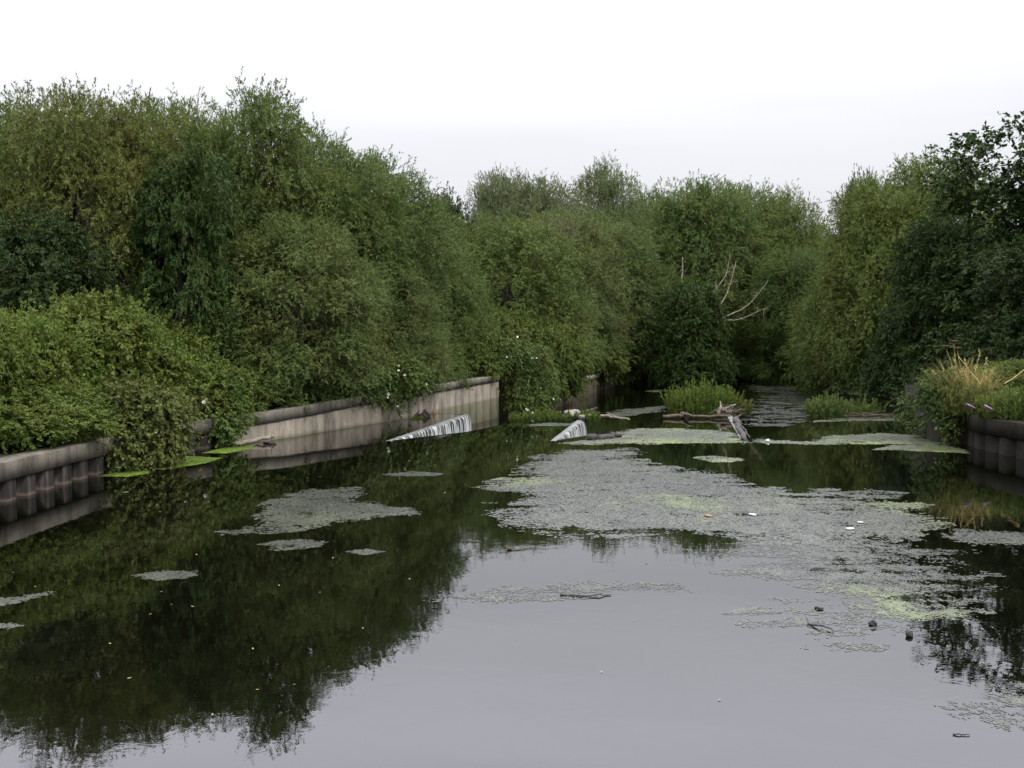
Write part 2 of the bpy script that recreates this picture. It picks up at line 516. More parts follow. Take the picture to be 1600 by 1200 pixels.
# ------------------------------------------------------------------ retaining walls
def resample(path, step):
    P = np.array(path, float)
    d = np.r_[0, np.cumsum(np.linalg.norm(np.diff(P[:, :2], axis=0), axis=1))]
    n = max(2, int(d[-1] / step))
    s = np.linspace(0, d[-1], n)
    return np.stack([np.interp(s, d, P[:, k]) for k in range(P.shape[1])], 1), s
def sheet_piles(path, z0, z1, period, depth):
    """corrugated steel, corrugations towards the bank (left of path)"""
    P = np.array(path, float)
    d = np.r_[0, np.cumsum(np.linalg.norm(np.diff(P, axis=0), axis=1))]
    out = []
    s = 0
    while s < d[-1]:
        for f, o in ((0, 0), (.42, 0), (.45, 1), (.93, 1), (.97, 0)):
            out.append((s + f * period, o * depth))
        s += period
    out = np.array(out); out = out[out[:, 0] <= d[-1]]
    X = np.stack([np.interp(out[:, 0], d, P[:, k]) for k in range(2)], 1)
    T = np.stack([np.interp(out[:, 0] + .3, d, P[:, k]) - np.interp(out[:, 0] - .3, d, P[:, k]) for k in range(2)], 1)
    T /= np.linalg.norm(T, axis=1)[:, None]
    X = X + np.stack([-T[:, 1], T[:, 0]], 1) * out[:, 1:]
    n = len(X)
    zt = np.interp(out[:, 0], d, z1) if not np.isscalar(z1) else np.full(n, z1)
    V = np.concatenate([np.c_[X, np.full(n, z0)], np.c_[X, zt]])
    Q = [(i, i + 1, n + i + 1, n + i) for i in range(n - 1)]
    return V, np.array(Q)
def cap_beam(path, z0, z1, front, th, step=.9, rough=.004, seed=1):
    """rounded beam: front = overhang towards the river (right of path)"""
    P, s = resample([tuple(p) + (z0[i] if not np.isscalar(z0) else z0, z1[i] if not np.isscalar(z1) else z1) for i, p in enumerate(path)], step)
    rng = np.random.default_rng(seed)
    T = np.gradient(P[:, :2], axis=0); T /= np.linalg.norm(T, axis=1)[:, None]
    R = np.stack([T[:, 1], -T[:, 0]], 1)
    n = len(P); prof = [(front, 0, .0), (front, 1, -.015), (front - .015, 1, 0), (front - th, 1, 0), (front - th, 0, 0)]
    V = []
    for (o, k, dz) in prof:
        z = (P[:, 2] if k == 0 else P[:, 3]) + dz + rng.normal(0, rough, n)
        V.append(np.c_[P[:, :2] + R * (o + rng.normal(0, rough, n))[:, None], z])
    V = np.concatenate(V)
    m = len(prof)
    Q = [(k * n + i, k * n + i + 1, ((k + 1) % m) * n + i + 1, ((k + 1) % m) * n + i) for k in range(m) for i in range(n - 1)]
    for e in (0, n - 1):
        Q.append((0 * n + e, 1 * n + e, 3 * n + e, 4 * n + e))
    return V, np.array(Q)

# left steel piling with its concrete cap
pl = [(-14.2, -60), (-12.3, 0), (-11.45, 18), (-11.3, 22.9), (-10.95, 27), (-10.45, 30), (-9.9, 32.3), (-9.3, 33.55)]
w = empty('piling_wall', (-10.95, 27, 0), 'rusty steel piling under a concrete cap at the left edge beneath the light green hedge', 'retaining wall')
V, Q = sheet_piles(pl, -2.5, .52, .82, .6)
link('sheet_piling', quad_mesh('sheet_piling', local(V, w), Q, M_STEEL), w)
V, Q = cap_beam(pl, .5, .92, .06, .6)
link('cap_beam', quad_mesh('cap_beam', local(V, w), Q, M_CAP), w)

# long concrete wall
pw = [(-9.16, 33.7), (-7.9, 35.4), (-6.05, 39.5), (-4.25, 43.2), (-2.25, 50), (-.7, 54)]
w = empty('concrete_wall', (-5, 42, 0), 'long stained concrete wall of upright panels with a coping, beside the left waterfall', 'retaining wall')
zc = [.54, .64, .80, .88, .9, .95]; zt = [.93, 1.02, 1.13, 1.2, 1.22, 1.26]
def panels():
    P, s = resample([tuple(p) + (z,) for p, z in zip(pw, zc)], .9)
    parts = []
    rng = np.random.default_rng(9)
    for i in range(len(P) - 1):
        a, b = P[i, :2], P[i + 1, :2]
        t = (b - a) / np.linalg.norm(b - a)
        j = rng.normal(0, .006)
        nn = np.array((-t[1], t[0]))
        parts.append(strip_wall([a + t * .012 + nn * (.02 + j), b - t * .012 + nn * (.02 + j)], -2.6, [P[i, 2] + .06, P[i + 1, 2] + .06], .3, M_CONC, ''))
    parts.append(strip_wall([P[0, :2] + np.array((-.06, .03)), *P[1:, :2] + np.array((-.06, .03))], -2.5, P[:, 2] + .02, .3, M_CONC, ''))
    return join(parts)
V, Q = panels()
link('panel', quad_mesh('panel', local(V, w), Q, M_CONC), w)
V, Q = cap_beam(pw, zc, zt, .03, .5, seed=4)
link('coping', quad_mesh('coping', local(V, w), Q, M_CAP), w)
ret = strip_wall([(-.7, 54.03), (-2.2, 54.9)], -2.6, .93, .3, M_CONC, '')
ret = (ret[0], ret[1])
link('end_face', quad_mesh('end_face', local(ret[0], w), ret[1], M_CONC), w)

# far piling below the weir
w = empty('piling_wall', (3.1, 62, LOW), 'distant steel piling half hidden by greenery beyond the end of the concrete wall', 'retaining wall')
pf = [(-1.2, 56.0), (1.2, 58), (3.1, 62), (6.4, 75.7), (9.5, 86)]
V, Q = sheet_piles(pf, -3, .02, .82, .5)
M_STEEL2 = plain('brown_sheet_steel', (.05, .04, .03), (.13, .105, .08), .7, 2.5)
link('sheet_piling', quad_mesh('sheet_piling', local(V, w), Q, M_STEEL2), w)
V, Q = cap_beam(pf, 0.0, .3, .12, .6, seed=6)
link('cap_beam', quad_mesh('cap_beam', local(V, w), Q, M_CONC), w)

# right quay: curved cap over piling, path runs towards the camera so that the river lies to its right
pr = [(14.95, 33.5), (14.8, 32.5), (14.85, 31.2), (15.1, 29.6), (15.5, 28), (16.4, 22), (17.2, 0), (19.5, -60)]
w = empty('quay_wall', (14.3, 31.5, 0), 'shaded concrete quay edge with steel piling curving out of the frame under the yellow grass', 'retaining wall')
V, Q = sheet_piles(pr, -2.5, .62, .82, .6)
link('sheet_piling', quad_mesh('sheet_piling', local(V, w), Q, M_STEEL_SHADED), w)
V, Q = cap_beam(pr, .58, 1.06, .10, .7, step=.3, seed=8, rough=.004)
link('cap_beam', quad_mesh('cap_beam', local(V, w), Q, M_QUAY), w)
pa = [(17.3, 45), (16.5, 42.7), (14.35, 35.2), (14.25, 34.4), (14.95, 33.55)]
w = empty('abutment_wall', (14.3, 35, 0), 'dark concrete abutment at right hung with ivy where the quay meets the weir', 'retaining wall')
V, Q = strip_wall(pa, -3, [1.3, 1.4, 1.6, 1.62, 1.5], .45, M_QUAY, '')
link('wall_face', quad_mesh('wall_face', local(V, w), Q, M_QUAY), w)

# ------------------------------------------------------------------ foliage generator
def unit(v): return v / (np.linalg.norm(v, axis=-1, keepdims=True) + 1e-9)
def sprays(R, T, Ln, K, rng, leafL, leafW, up, droop, spread=.8, out=None):
    """twigs at R along T with K leaves each"""
    n = len(R)
    t = (np.arange(K) + rng.random((n, K))) / K
    t = .1 + .9 * t
    P = R[:, None] + T[:, None] * (Ln[:, None] * t)[..., None]
    P[..., 2] -= droop * (Ln[:, None] * t ** 2)
    side = unit(rng.normal(0, 1, (n, K, 3)))
    D = unit(T[:, None] * .75 + side * spread + np.array((0, 0, up)))
    base_n = rng.normal(0, .38, (n, K, 3)) + np.array((0, 0, .7))
    if out is not None: base_n = base_n + out[:, None] * 1.1
    P, D, Nn = P.reshape(-1, 3), D.reshape(-1, 3), base_n.reshape(-1, 3)
    Sd = unit(np.cross(D, Nn))
    m = len(P)
    L = leafL * (.6 + .8 * rng.random(m)); Wd = leafW * (.6 + .8 * rng.random(m))
    mid = P + D * (L * .42)[:, None]
    tip = P + D * L[:, None]; tip[:, 2] -= L * .12
    V = np.stack([P, mid + Sd * (Wd / 2)[:, None], tip, mid - Sd * (Wd / 2)[:, None]], 1).reshape(-1, 3)
    tw = rng.random(n)
    tint = (np.repeat(tw, K) * .45 + rng.random(m) * .55)
    return V, tint
def leaves_mesh(name, chunks, m=None):
    V = np.concatenate([c[0] for c in chunks]); t = np.concatenate([c[1] for c in chunks])
    Q = np.arange(len(V)).reshape(-1, 4)
    return quad_mesh(name, V, Q, m or M_LEAF, tint=t)
def lobe_foliage(lobes, n, rng, K, Ln, leafL, leafW, upT=.5, up=.1, droop=.1, spread=.8, centre=None, inner=.25, lean=(0, 0, 0), cluster=1, branch=.8):
    """lobes (k,6): centre and radii"""
    lobes = np.array(lobes, float)
    wgt = (lobes[:, 3] * lobes[:, 4] + lobes[:, 3] * lobes[:, 5]); wgt /= wgt.sum()
    c = max(1, cluster)
    na = n // c
    idx = rng.choice(len(lobes), na, p=wgt)
    u = unit(rng.normal(0, 1, (na, 3)))
    if centre is not None:
        o = unit(lobes[idx, :3] - np.array(centre))
        flip = (np.sum(u * o, 1) < -.35)
        u[flip] *= -1
    r = np.where(rng.random(na) < inner, .3 + .4 * rng.random(na), .62 + .36 * rng.random(na))
    A0 = lobes[idx, :3] + u * lobes[idx, 3:6] * r[:, None]
    B0 = unit(u + np.array((0, 0, upT)) + rng.normal(0, .35, (na, 3)) + np.array(lean))
    if c == 1:
        return sprays(A0, B0, Ln * (.5 + rng.random(na)), K, rng, leafL, leafW, up, droop, spread, out=u)
    # a side branch carries c twigs, so that leaves bunch and dark hollows stay between the bunches
    Lb = branch * (.5 + rng.random(na))
    q = rng.random((na, c)) ** .8
    perp = rng.normal(0, .16, (na, c, 3)) * branch
    R = A0[:, None] + B0[:, None] * (Lb[:, None] * q)[..., None] + perp
    R[..., 2] -= .28 * Lb[:, None] * q ** 2
    T = unit(B0[:, None] * .8 + perp / branch * 2.2 + rng.normal(0, .4, (na, c, 3)))
    Nn = np.repeat(unit(B0 * .7 + u * .5), c, 0)
    V, t = sprays(R.reshape(-1, 3), T.reshape(-1, 3), Ln * (.45 + .8 * rng.random(na * c)), K, rng, leafL, leafW, up, droop, spread, out=Nn)
    t = np.clip(t * .72 + np.repeat(rng.random(na), c * K) * .34 - .03, 0, 1)
    return V, t

def branches(lobes, base_r, trunk_top, rng, lean=.3, n_main=None):
    parts = []
    top = np.array((rng.normal(0, lean), rng.normal(0, lean), trunk_top))
    P = wiggly((0, 0, -.6), top, 9, .06, rng)
    parts.append(tube(P, np.linspace(base_r, base_r * .35, 9), 9))
    for i, l in enumerate(lobes):
        if n_main and i >= n_main: break
        k = rng.integers(2, 8)
        a = P[k]
        r0 = base_r * (.5 - .04 * k)
        B = wiggly(a, np.array(l[:3]) + rng.normal(0, .1, 3), 7, .1, rng, sag=-.3)
        parts.append(tube(B, np.linspace(max(r0, .04), .02, 7), 6))
    return join(parts)

PROTO = {}
def proto(kind, seed):
    """crown and trunk meshes of a nominal plant: trees 4.2 m half-width and 11 m high, shrubs 2 m and 2.6 m"""
    if (kind, seed) in PROTO: return PROTO[kind, seed]
    rng = np.random.default_rng(200 + seed * 17 + {'willow': 0, 'broad': 1000, 'shrub': 2000}[kind])
    if kind in ('willow', 'broad'):
        lobes = []
        dome = kind == 'willow' and seed >= 2
        if dome:
            for k in range(34):
                dz = -.45 + 1.42 * (k + .5) / 34
                a = k * 2.4 + rng.normal(0, .25)
                rxy = math.sqrt(max(0, 1 - max(dz, 0) ** 2))
                f = .84 + .26 * rng.random()
                rad = (1.15 + .6 * rng.random())
                lobes.append((2.75 * rxy * f * math.cos(a), 2.75 * rxy * f * math.sin(a), 3.4 + (5.4 if dz > 0 else 2.6) * dz * f, rad * 1.15, rad * 1.15, rad * .85))
        ns = 0 if dome else 6
        for k in range(ns):
            a = k * 2.4 + rng.normal(0, .3)
            rr = 0.4 if k == 0 else 1.3 + 1.1 * rng.random()
            H = 9.9 * (1.0 if k == 0 else .80 + .19 * rng.random())
            cx, cy = rr * math.cos(a), rr * math.sin(a)
            z = 1.4 + rng.random() * .6
            while z < H - .5:
                h = z / H
                rad = (1.15 + .55 * rng.random()) * (1.12 - .42 * h)
                out = rng.normal(0, .45) + .3 * math.sin(PI * h)
                lobes.append((cx * (1 + .28 * out) + rng.normal(0, .4), cy * (1 + .28 * out) + rng.normal(0, .4), z, rad * 1.1, rad * 1.1, rad * .82))
                z += rad * .95
            lobes.append((cx * .9, cy * .9, H - .75, 1.35, 1.35, .95))
        for k in range(9):
            a = k * .7 + rng.normal(0, .15); rr = 2.5 + .5 * rng.random(); r = .9 + .5 * rng.random()
            lobes.append((rr * math.cos(a), rr * math.sin(a), 1.0 + 1.9 * rng.random(), r * 1.1, r * 1.1, r * .8))
        top = max(l[2] + l[5] for l in lobes)
        if kind == 'willow':
            ch = [lobe_foliage(lobes, 19600, rng, 13, .48, .125, .042, upT=.45, up=.08, droop=.3, spread=.75, centre=(0, 0, 4.5), inner=.18, cluster=14, branch=1.0)]
            # wisps that break the outline, swept the same way by the wind
            tops = [l for l in lobes if l[2] > 4.0]
            ch.append(lobe_foliage(tops, 1900, rng, 15, .5, .125, .038, upT=.9, up=.1, droop=.25, spread=.65, centre=(0, 0, 4), inner=0, lean=(.5, 0, 0), cluster=10, branch=.95))
        else:
            ch = [lobe_foliage(lobes, 10200, rng, 12, .5, .17, .105, upT=.1, up=-.25, droop=.3, spread=.8, centre=(0, 0, 4.5), inner=.15, cluster=11, branch=.95)]
            tops = [l for l in lobes if l[2] > 3.5]
            ch.append(lobe_foliage(tops, 640, rng, 12, .5, .17, .10, upT=.35, up=-.25, droop=.2, spread=.7, centre=(0, 0, 4), inner=0, cluster=8, branch=1.2))
        cm = leaves_mesh(kind + '_crown', ch)
        tv, tq = branches(lobes, .26, 8.2, rng)
        tm = quad_mesh(kind + '_trunk', tv, tq, M_BARK, True)
    else:
        lobes = [(0, 0, 1.0, 1.3, 1.3, 1.0)]
        for i in range(17):
            a = i * 2.4 + rng.normal(0, .4); h = rng.random()
            rr = 1.5 * math.sqrt(1 - h * h * .9) * (.6 + .45 * rng.random())
            r = .42 + .28 * rng.random()
            lobes.append((rr * math.cos(a), rr * math.sin(a), .45 + 1.55 * h, r * 1.3, r * 1.3, r * .62))
        ch = [lobe_foliage(lobes, 6600, rng, 12, .28, .085, .055, upT=.15, up=.0, droop=.2, spread=.9, centre=(0, 0, .8), inner=.15, cluster=11, branch=.5),
              lobe_foliage(lobes[1:], 500, rng, 12, .3, .08, .05, upT=.7, up=.1, droop=.25, spread=.8, centre=(0, 0, .6), inner=0, cluster=7, branch=.75)]
        cm = leaves_mesh('shrub_crown', ch)
        parts = []
        for l in lobes[1:12]:
            B = wiggly((rng.normal(0, .12), rng.normal(0, .12), -.4), l[:3], 7, .05, rng, sag=-.1)
            parts.append(tube(B, np.linspace(.045, .012, 7), 5))
        tv, tq = join(parts)
        tm = quad_mesh('shrub_stems', tv, tq, M_BARK, True)
    co = np.empty(len(cm.vertices) * 3, np.float32); cm.vertices.foreach_get('co', co)
    co = co.reshape(-1, 3)
    top = np.percentile(co[:, 2], 99.98)
    half = np.percentile(np.abs(co[:, 0]), 98.5)
    PROTO[kind, seed] = (cm, tm, top, half)
    return PROTO[kind, seed]

OLIVE, GREYG, MID, DARK, YEL, DEEP, FAR_HAZED = (.098, .126, .030), (.094, .124, .041), (.084, .120, .030), (.025, .042, .010), (.086, .122, .021), (.037, .064, .014), (.108, .130, .056)  # far tone: pale willow leaf, lightened further in place of distance haze
def ground_z(X, Y):
    lx = np.interp(Y, [p[1] for p in LEFT], [p[0] for p in LEFT]); rx = np.interp(Y, [p[1] for p in RIGHT], [p[0] for p in RIGHT])
    if X < lx: return float(np.interp(Y, [p[1] for p in LEFT], [p[2] for p in LEFT])) + .02
    if X > rx: return float(np.interp(Y, [p[1] for p in RIGHT], [p[2] for p in RIGHT])) + .02
    return 0.5 if Y > 126 else -.9
rr_ = random.Random(4)
def plant(kind, seed, px, ytop, d, hw, color, label, group, name, cat, depth=None, zb=None, over=.55):
    cm, tm, top, half = proto(kind, seed)
    sgn = 1 if 'right' in group else -1
    st = LEFT if sgn < 0 else RIGHT
    while d < 85 and 'far end' not in group:
        X = (px - 800) * d / FPX
        e = np.interp(d, [q[1] for q in st], [q[0] for q in st])
        if (X - e) * sgn >= over * hw * d / FPX: break
        d += .25
    p = atd(px, ytop, d)
    z0 = ground_z(p[0], d) if zb is None else zb
    sx = hw * (1.18 if kind == 'willow' else 1.0) * d / FPX / half
    sz = (p[2] - z0) / top
    root = empty(name, (p[0], d, z0), label, cat, group, (rr_.random() - .5) * 1.3 if kind == 'willow' else rr_.random() * 6.28)
    sy = sx if depth is None else depth / half
    root.scale = (sx, sx, sz)
    c = link('crown' if kind != 'shrub' else 'foliage', cm, root)
    c.color = (*color, 1)
    link('trunk' if kind != 'shrub' else 'stems', tm, root)
    return root

GL, GC, GF, GR = 'willows and trees on the left bank', 'trees along the middle reach', 'trees at the far end of the river', 'trees on the right bank'
def mixc(a, b, t): return tuple(x * (1 - t) + y * t for x, y in zip(a, b))
TREES = [
 # kind seed px top depth halfwidth colour group label
 ('willow', 2, -120, 178, 42, 140, OLIVE, GL, 'willow cut off by the left edge of the frame'),
 ('willow', 1, 25, 146, 42, 130, mixc(OLIVE, MID, .4), GL, 'feathery willow at far left whose wispy top rises over the dark broadleaf'),
 ('willow', 3, 148, 128, 39, 125, mixc(OLIVE, (.10, .09, .02), .3), GL, 'olive brown willow with the highest wispy top at left'),
 ('willow', 4, 255, 138, 42, 110, OLIVE, GL, 'olive willow rising behind the dark ivy-clad tree'),
 ('willow', 0, 400, 130, 42, 125, mixc(OLIVE, MID, .45), GL, 'tall willow whose top ends the high part of the left skyline'),
 ('broad', 0, 280, 213, 37, 95, DEEP, GL, 'dark ivy-clad tree standing in front of the tall olive willows'),
 ('broad', 1, 50, 325, 34, 125, DARK, GL, 'low dark broadleaf tree just behind the light green hedge'),
 ('willow', 2, 505, 193, 45, 110, MID, GL, 'mid green willow on the falling left skyline, next below the tallest willows'),
 ('willow', 1, 580, 236, 49, 95, mixc(MID, GREYG, .4), GL, 'pointed green willow midway down the sloping left skyline'),
 ('willow', 3, 645, 305, 54, 85, MID, GL, 'last willow at the foot of the sloping left skyline'),
 ('willow', 4, 455, 325, 38.5, 115, mixc(OLIVE, GREYG, .5), GL, 'grey-green willow bulging low over the concrete wall'),
 ('willow', 0, 595, 400, 45, 85, mixc(OLIVE, GREYG, .5), GL, 'dull olive willow above the start of the left waterfall'),
 ('willow', 2, 690, 400, 57, 70, MID, GL, 'slim green willow behind the end of the concrete wall'),
 ('willow', 2, 795, 328, 66, 105, mixc(OLIVE, MID, .6), GC, 'broad rounded willow at mid distance above the bramble cascade'),
 ('willow', 3, 885, 322, 76, 80, mixc(OLIVE, FAR_HAZED, .4), GC, 'willow with a few bare reddish twigs near its top'),
 ('willow', 4, 880, 412, 68, 65, GREYG, GC, 'small grey-green willow dome in front of the twiggy willow'),
 ('willow', 5, 955, 325, 78, 85, mixc(MID, GREYG, .6), GC, 'soft grey-green willow right of the bare reddish twigs'),
 ('willow', 2, 1005, 395, 78, 65, mixc(MID, DEEP, .3), GC, 'green willow leaning over the left side of the far reach'),
 ('broad', 0, 1085, 432, 78, 66, DEEP, GC, 'dark maple overhanging the water at the foot of the bare branches'),
 ('broad', 1, 690, 291, 108, 60, mixc(DARK, FAR_HAZED, .3), GF, 'dark rounded tree in the notch of the skyline'),
 ('willow', 3, 785, 260, 112, 58, FAR_HAZED, GF, 'grey-green far tree with a small rounded top right of the skyline notch'),
 ('willow', 4, 850, 268, 106, 75, FAR_HAZED, GF, 'far tree with a level top between the two grey domes'),
 ('willow', 5, 952, 241, 112, 66, mixc(FAR_HAZED, GREYG, .5), GF, 'highest of the far trees, grey and pointed at mid skyline'),
 ('willow', 2, 1025, 290, 98, 70, mixc(MID, FAR_HAZED, .4), GF, 'far tree just right of the pointed grey one'),
 ('willow', 3, 1095, 273, 92, 90, MID, GF, 'big round-topped willow above the bare dead branches'),
 ('willow', 4, 1165, 280, 97, 75, mixc(MID, OLIVE, .4), GF, 'willow beside the round-topped one with a slightly lower crown'),
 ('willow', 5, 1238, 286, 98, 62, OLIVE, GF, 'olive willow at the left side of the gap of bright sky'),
 ('willow', 2, 1288, 345, 106, 45, FAR_HAZED, GF, 'low tree filling the bottom of the gap of sky'),
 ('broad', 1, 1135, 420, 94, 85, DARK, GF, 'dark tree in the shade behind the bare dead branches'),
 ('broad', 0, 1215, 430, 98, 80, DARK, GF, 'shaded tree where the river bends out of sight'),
 ('willow', 3, 1250, 385, 82, 70, mixc(MID, DEEP, .3), GR, 'green willow on the right side of the bend'),
 ('broad', 0, 1350, 262, 80, 45, mixc(DARK, MID, .3), GR, 'dark leafy tree edge against the sky right of the gap'),
 ('willow', 4, 1470, 234, 68, 110, mixc(OLIVE, YEL, .3), GR, 'tallest olive willow of the right bank beside the big dark cherry'),
 ('willow', 5, 1385, 265, 66, 90, mixc(OLIVE, YEL, .2), GR, 'yellowish willow standing left of the tallest right-bank willow'),
 ('willow', 2, 1335, 370, 63, 75, mixc(OLIVE, MID, .4), GR, 'lower olive willow sloping down toward the bend on the right'),
 ('broad', 1, 1480, 320, 52, 85, mixc(DARK, DEEP, .3), GR, 'dark tree between the olive willows and the big cherry'),
 ('broad', 0, 1735, 150, 46, 225, mixc(DARK, DEEP, .5), GR, 'big dark cherry tree at the right edge with drooping leaves against the sky'),
 ('broad', 1, 1680, 330, 40, 130, DARK, GR, 'dark low tree cut off by the right edge behind the yellow grass'),
]
for (k, s, px, ty, d, hw, c, g, lab) in TREES:
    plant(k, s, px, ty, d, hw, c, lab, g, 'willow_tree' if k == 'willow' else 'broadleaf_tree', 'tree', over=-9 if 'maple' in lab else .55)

GH = 'shrubs along the left bank'
SHRUBS = [
 (0, -60, 470, 25.5, 120, YEL, GH, 'light green hedge shrub at the left edge of the frame', None),
 (1, 40, 462, 26, 130, YEL, GH, 'light green shrub second from the left edge, over the steel piling', None),
 (2, 140, 448, 27.5, 125, mixc(YEL, MID, .2), GH, 'highest light green hedge shrub above the hanging bramble', None),
 (0, 230, 478, 29, 110, mixc(YEL, MID, .3), GH, 'light green shrub on the right shoulder of the tall hedge', None),
 (1, 315, 540, 32, 90, mixc(YEL, MID, .5), GH, 'green shrub sloping down right of the tall hedge', None),
 (0, 40, 580, 24, 110, mixc(YEL, MID, .3), GH, 'low shrub drooping over the concrete cap at bottom left', .95),
 (2, 160, 600, 27.4, 90, mixc(YEL, DEEP, .4), GH, 'low shrub hanging over the piling beside the bramble', .95),
 (2, 390, 565, 35, 70, MID, GH, 'mid green shrub over the near end of the concrete wall', None),
 (1, 460, 530, 38, 70, DEEP, GH, 'dark shrub on the concrete wall under the grey-green willow', None),
 (0, 530, 545, 41, 65, mixc(DEEP, MID, .5), GH, 'shrub on the wall midway along its coping', None),
 (2, 600, 530, 44, 65, MID, GH, 'shrub behind the white-flowered creeper on the wall', None),
 (1, 665, 510, 48, 60, mixc(MID, YEL, .4), GH, 'shrub above the wall beside the white-flowered creeper', None),
 (0, 725, 490, 52, 60, mixc(MID, YEL, .3), GH, 'shrub crowning the far end of the concrete wall', None),
 (2, 790, 480, 57, 65, mixc(MID, YEL, .4), GH, 'bushy shrub above the bramble cascade', None),
 (1, 850, 478, 62, 65, mixc(MID, YEL, .5), GH, 'yellow-green shrub above the distant piling', None),
 (0, 910, 492, 68, 60, mixc(MID, YEL, .4), GH, 'shrub overhanging the far end of the distant piling', None),
 (2, 960, 500, 75, 50, mixc(MID, DEEP, .5), GH, 'dark shrub at the last bend of the left bank', None),
 (0, 1025, 500, 80, 50, mixc(DEEP, MID, .4), GH, 'dark shrub at the foot of the dark maple', None),
 (1, 1290, 505, 62, 70, mixc(MID, DARK, .4), 'shrubs on the right bank', 'rounded shrub over the algae below the right-bank willows', None),
 (2, 1370, 470, 56, 75, mixc(DARK, MID, .35), 'shrubs on the right bank', 'dark tall shrub behind the green island clump on the right', None),
 (0, 1440, 480, 48, 70, DARK, 'shrubs on the right bank', 'almost black shrub just behind the abutment', None),
 (1, 1580, 555, 36, 70, mixc(MID, YEL, .3), 'shrubs on the right bank', 'green shrub on the quay at the right edge behind the purple flowers', None),
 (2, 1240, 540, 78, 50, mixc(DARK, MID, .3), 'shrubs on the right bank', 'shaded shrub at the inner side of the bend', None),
]
for (s, px, ty, d, hw, c, g, lab, zb) in SHRUBS:
    plant('shrub', s, px, ty, d, hw, c, lab, g, 'shrub', 'shrub', zb=zb, over=.32 if zb else .1 if 'distant piling' in lab or 'last bend' in lab else .8)

# undergrowth nobody could count, behind the walls and under the trees
def undergrowth():
    rng = np.random.default_rng(77)
    lob = []
    for st, sg in ((LEFT, -1), (RIGHT, 1)):
        ys = np.arange(16, 122, .8)
        for y in ys:
            x = np.interp(y, [p[1] for p in st], [p[0] for p in st]); z = np.interp(y, [p[1] for p in st], [p[2] for p in st])
            if sg > 0 and y < 36: z -= .25
            for k in range(3):
                r = .5 + .5 * rng.random()
                o = (1.15 if sg < 0 or y < 45 else -.1) + k * 1.6 + rng.random() * 1.2
                lob.append((x + sg * o, y + rng.random(), z + .25 + .3 * k * rng.random(), r, r, r * (.6 if sg > 0 and y < 36 else .9)))
    ch = [lobe_foliage(lob, 11000, rng, 9, .5, .15, .09, upT=.5, up=.1, droop=.25, spread=.8)]
    o = link('undergrowth', leaves_mesh('undergrowth', ch))
    o.color = (.034, .052, .015, 1)
    tag(o, kind='stuff')
undergrowth()

# ------------------------------------------------------------------ creepers with white flowers
def flower_mesh():
    V, Q = [], []
    n = 8
    for k in range(n):
        a = 2 * PI * k / n
        V.append((.05 * math.cos(a), .05 * math.sin(a), .02))
    V.append((0, 0, -.03))
    Q = [(8, k, (k + 1) % n, (k + 2) % n) for k in range(0, n, 2)]
    return quad_mesh('flower', np.array(V), np.array(Q), M_PETAL)
FLOWER = flower_mesh()
def creeper(name, label, base, lobes, n, color, flowers, seed, group=None, stems=8, leaf=(.10, .075)):
    rng = np.random.default_rng(seed)
    base = np.array(base, float)
    root = empty(name, base, label, 'creeper', group)
    L = np.array(lobes, float); L[:, :3] -= base
    ch = [lobe_foliage(L, n, rng, 11, .4, leaf[0], leaf[1], upT=.0, up=-.2, droop=.4, spread=.8, inner=.3)]
    o = link('foliage', leaves_mesh('creeper_foliage', ch), root); o.color = (*color, 1)
    parts = []
    for i in range(stems):
        a = L[rng.integers(len(L)), :3]; b = L[rng.integers(len(L)), :3] + np.array((0, -.3, -.2))
        parts.append(tube(wiggly(a, b, 9, .08, rng, sag=-.25), np.linspace(.012, .006, 9), 4))
    V, Q = join(parts); link('stems', quad_mesh('creeper_stems', V, Q, M_BARK), root)
    for i in range(flowers):
        l = L[rng.integers(len(L))]
        u = unit(np.array((rng.normal(0, .6) + .3, -1.0, .3 + rng.normal(0, .5))))
        f = link('flower', FLOWER, root)
        f.location = l[:3] + u * l[3:6] * 1.12
        f.rotation_euler = (rng.normal(1.2, .3), rng.normal(0, .3), rng.normal(0, .4))
        s = .8 + .7 * rng.random(); f.scale = (s, s, s)
    return root
def wl(pts):                                     # lobes from (px, py, depth, radius, flatten)
    out = []
    for (px, py, d, r, f) in pts:
        p = atd(px, py, d); out.append((p[0], p[1], p[2], r, r * .8, r * f))
    return out
GB = 'creepers hanging over the walls'
creeper('bramble', 'bramble with white blooms hanging over the steel piling down to the green duckweed', at(215, 735, .0) + np.array((-.4, 0, .0)),
        wl([(190, 625, 28.5, .7, .8), (245, 640, 28.7, .75, .8), (275, 655, 29.3, .5, .8), (205, 670, 28.2, .55, .9), (245, 690, 28.4, .5, .9), (280, 690, 29, .25, .9), (215, 712, 28, .38, .8), (180, 700, 27.6, .35, .9), (255, 710, 28.4, .3, .8), (195, 728, 27.6, .25, .5), (312, 628, 32.6, .3, .7)]),
        1500, mixc(MID, (.10, .08, .025), .3), 9, 1, GB)
creeper('bindweed', 'white-flowered bindweed draped over the coping midway along the concrete wall', at(610, 650, .1),
        wl([(590, 590, 41.5, .7, .8), (625, 580, 42, .75, .8), (650, 590, 43, .6, .8), (598, 618, 41.3, .35, .9), (617, 630, 41.6, .25, .9), (635, 610, 42.3, .3, .8), (575, 615, 40.8, .25, .8), (562, 600, 40.9, .4, .7)]),
        900, mixc(MID, YEL, .3), 22, 2, GB)
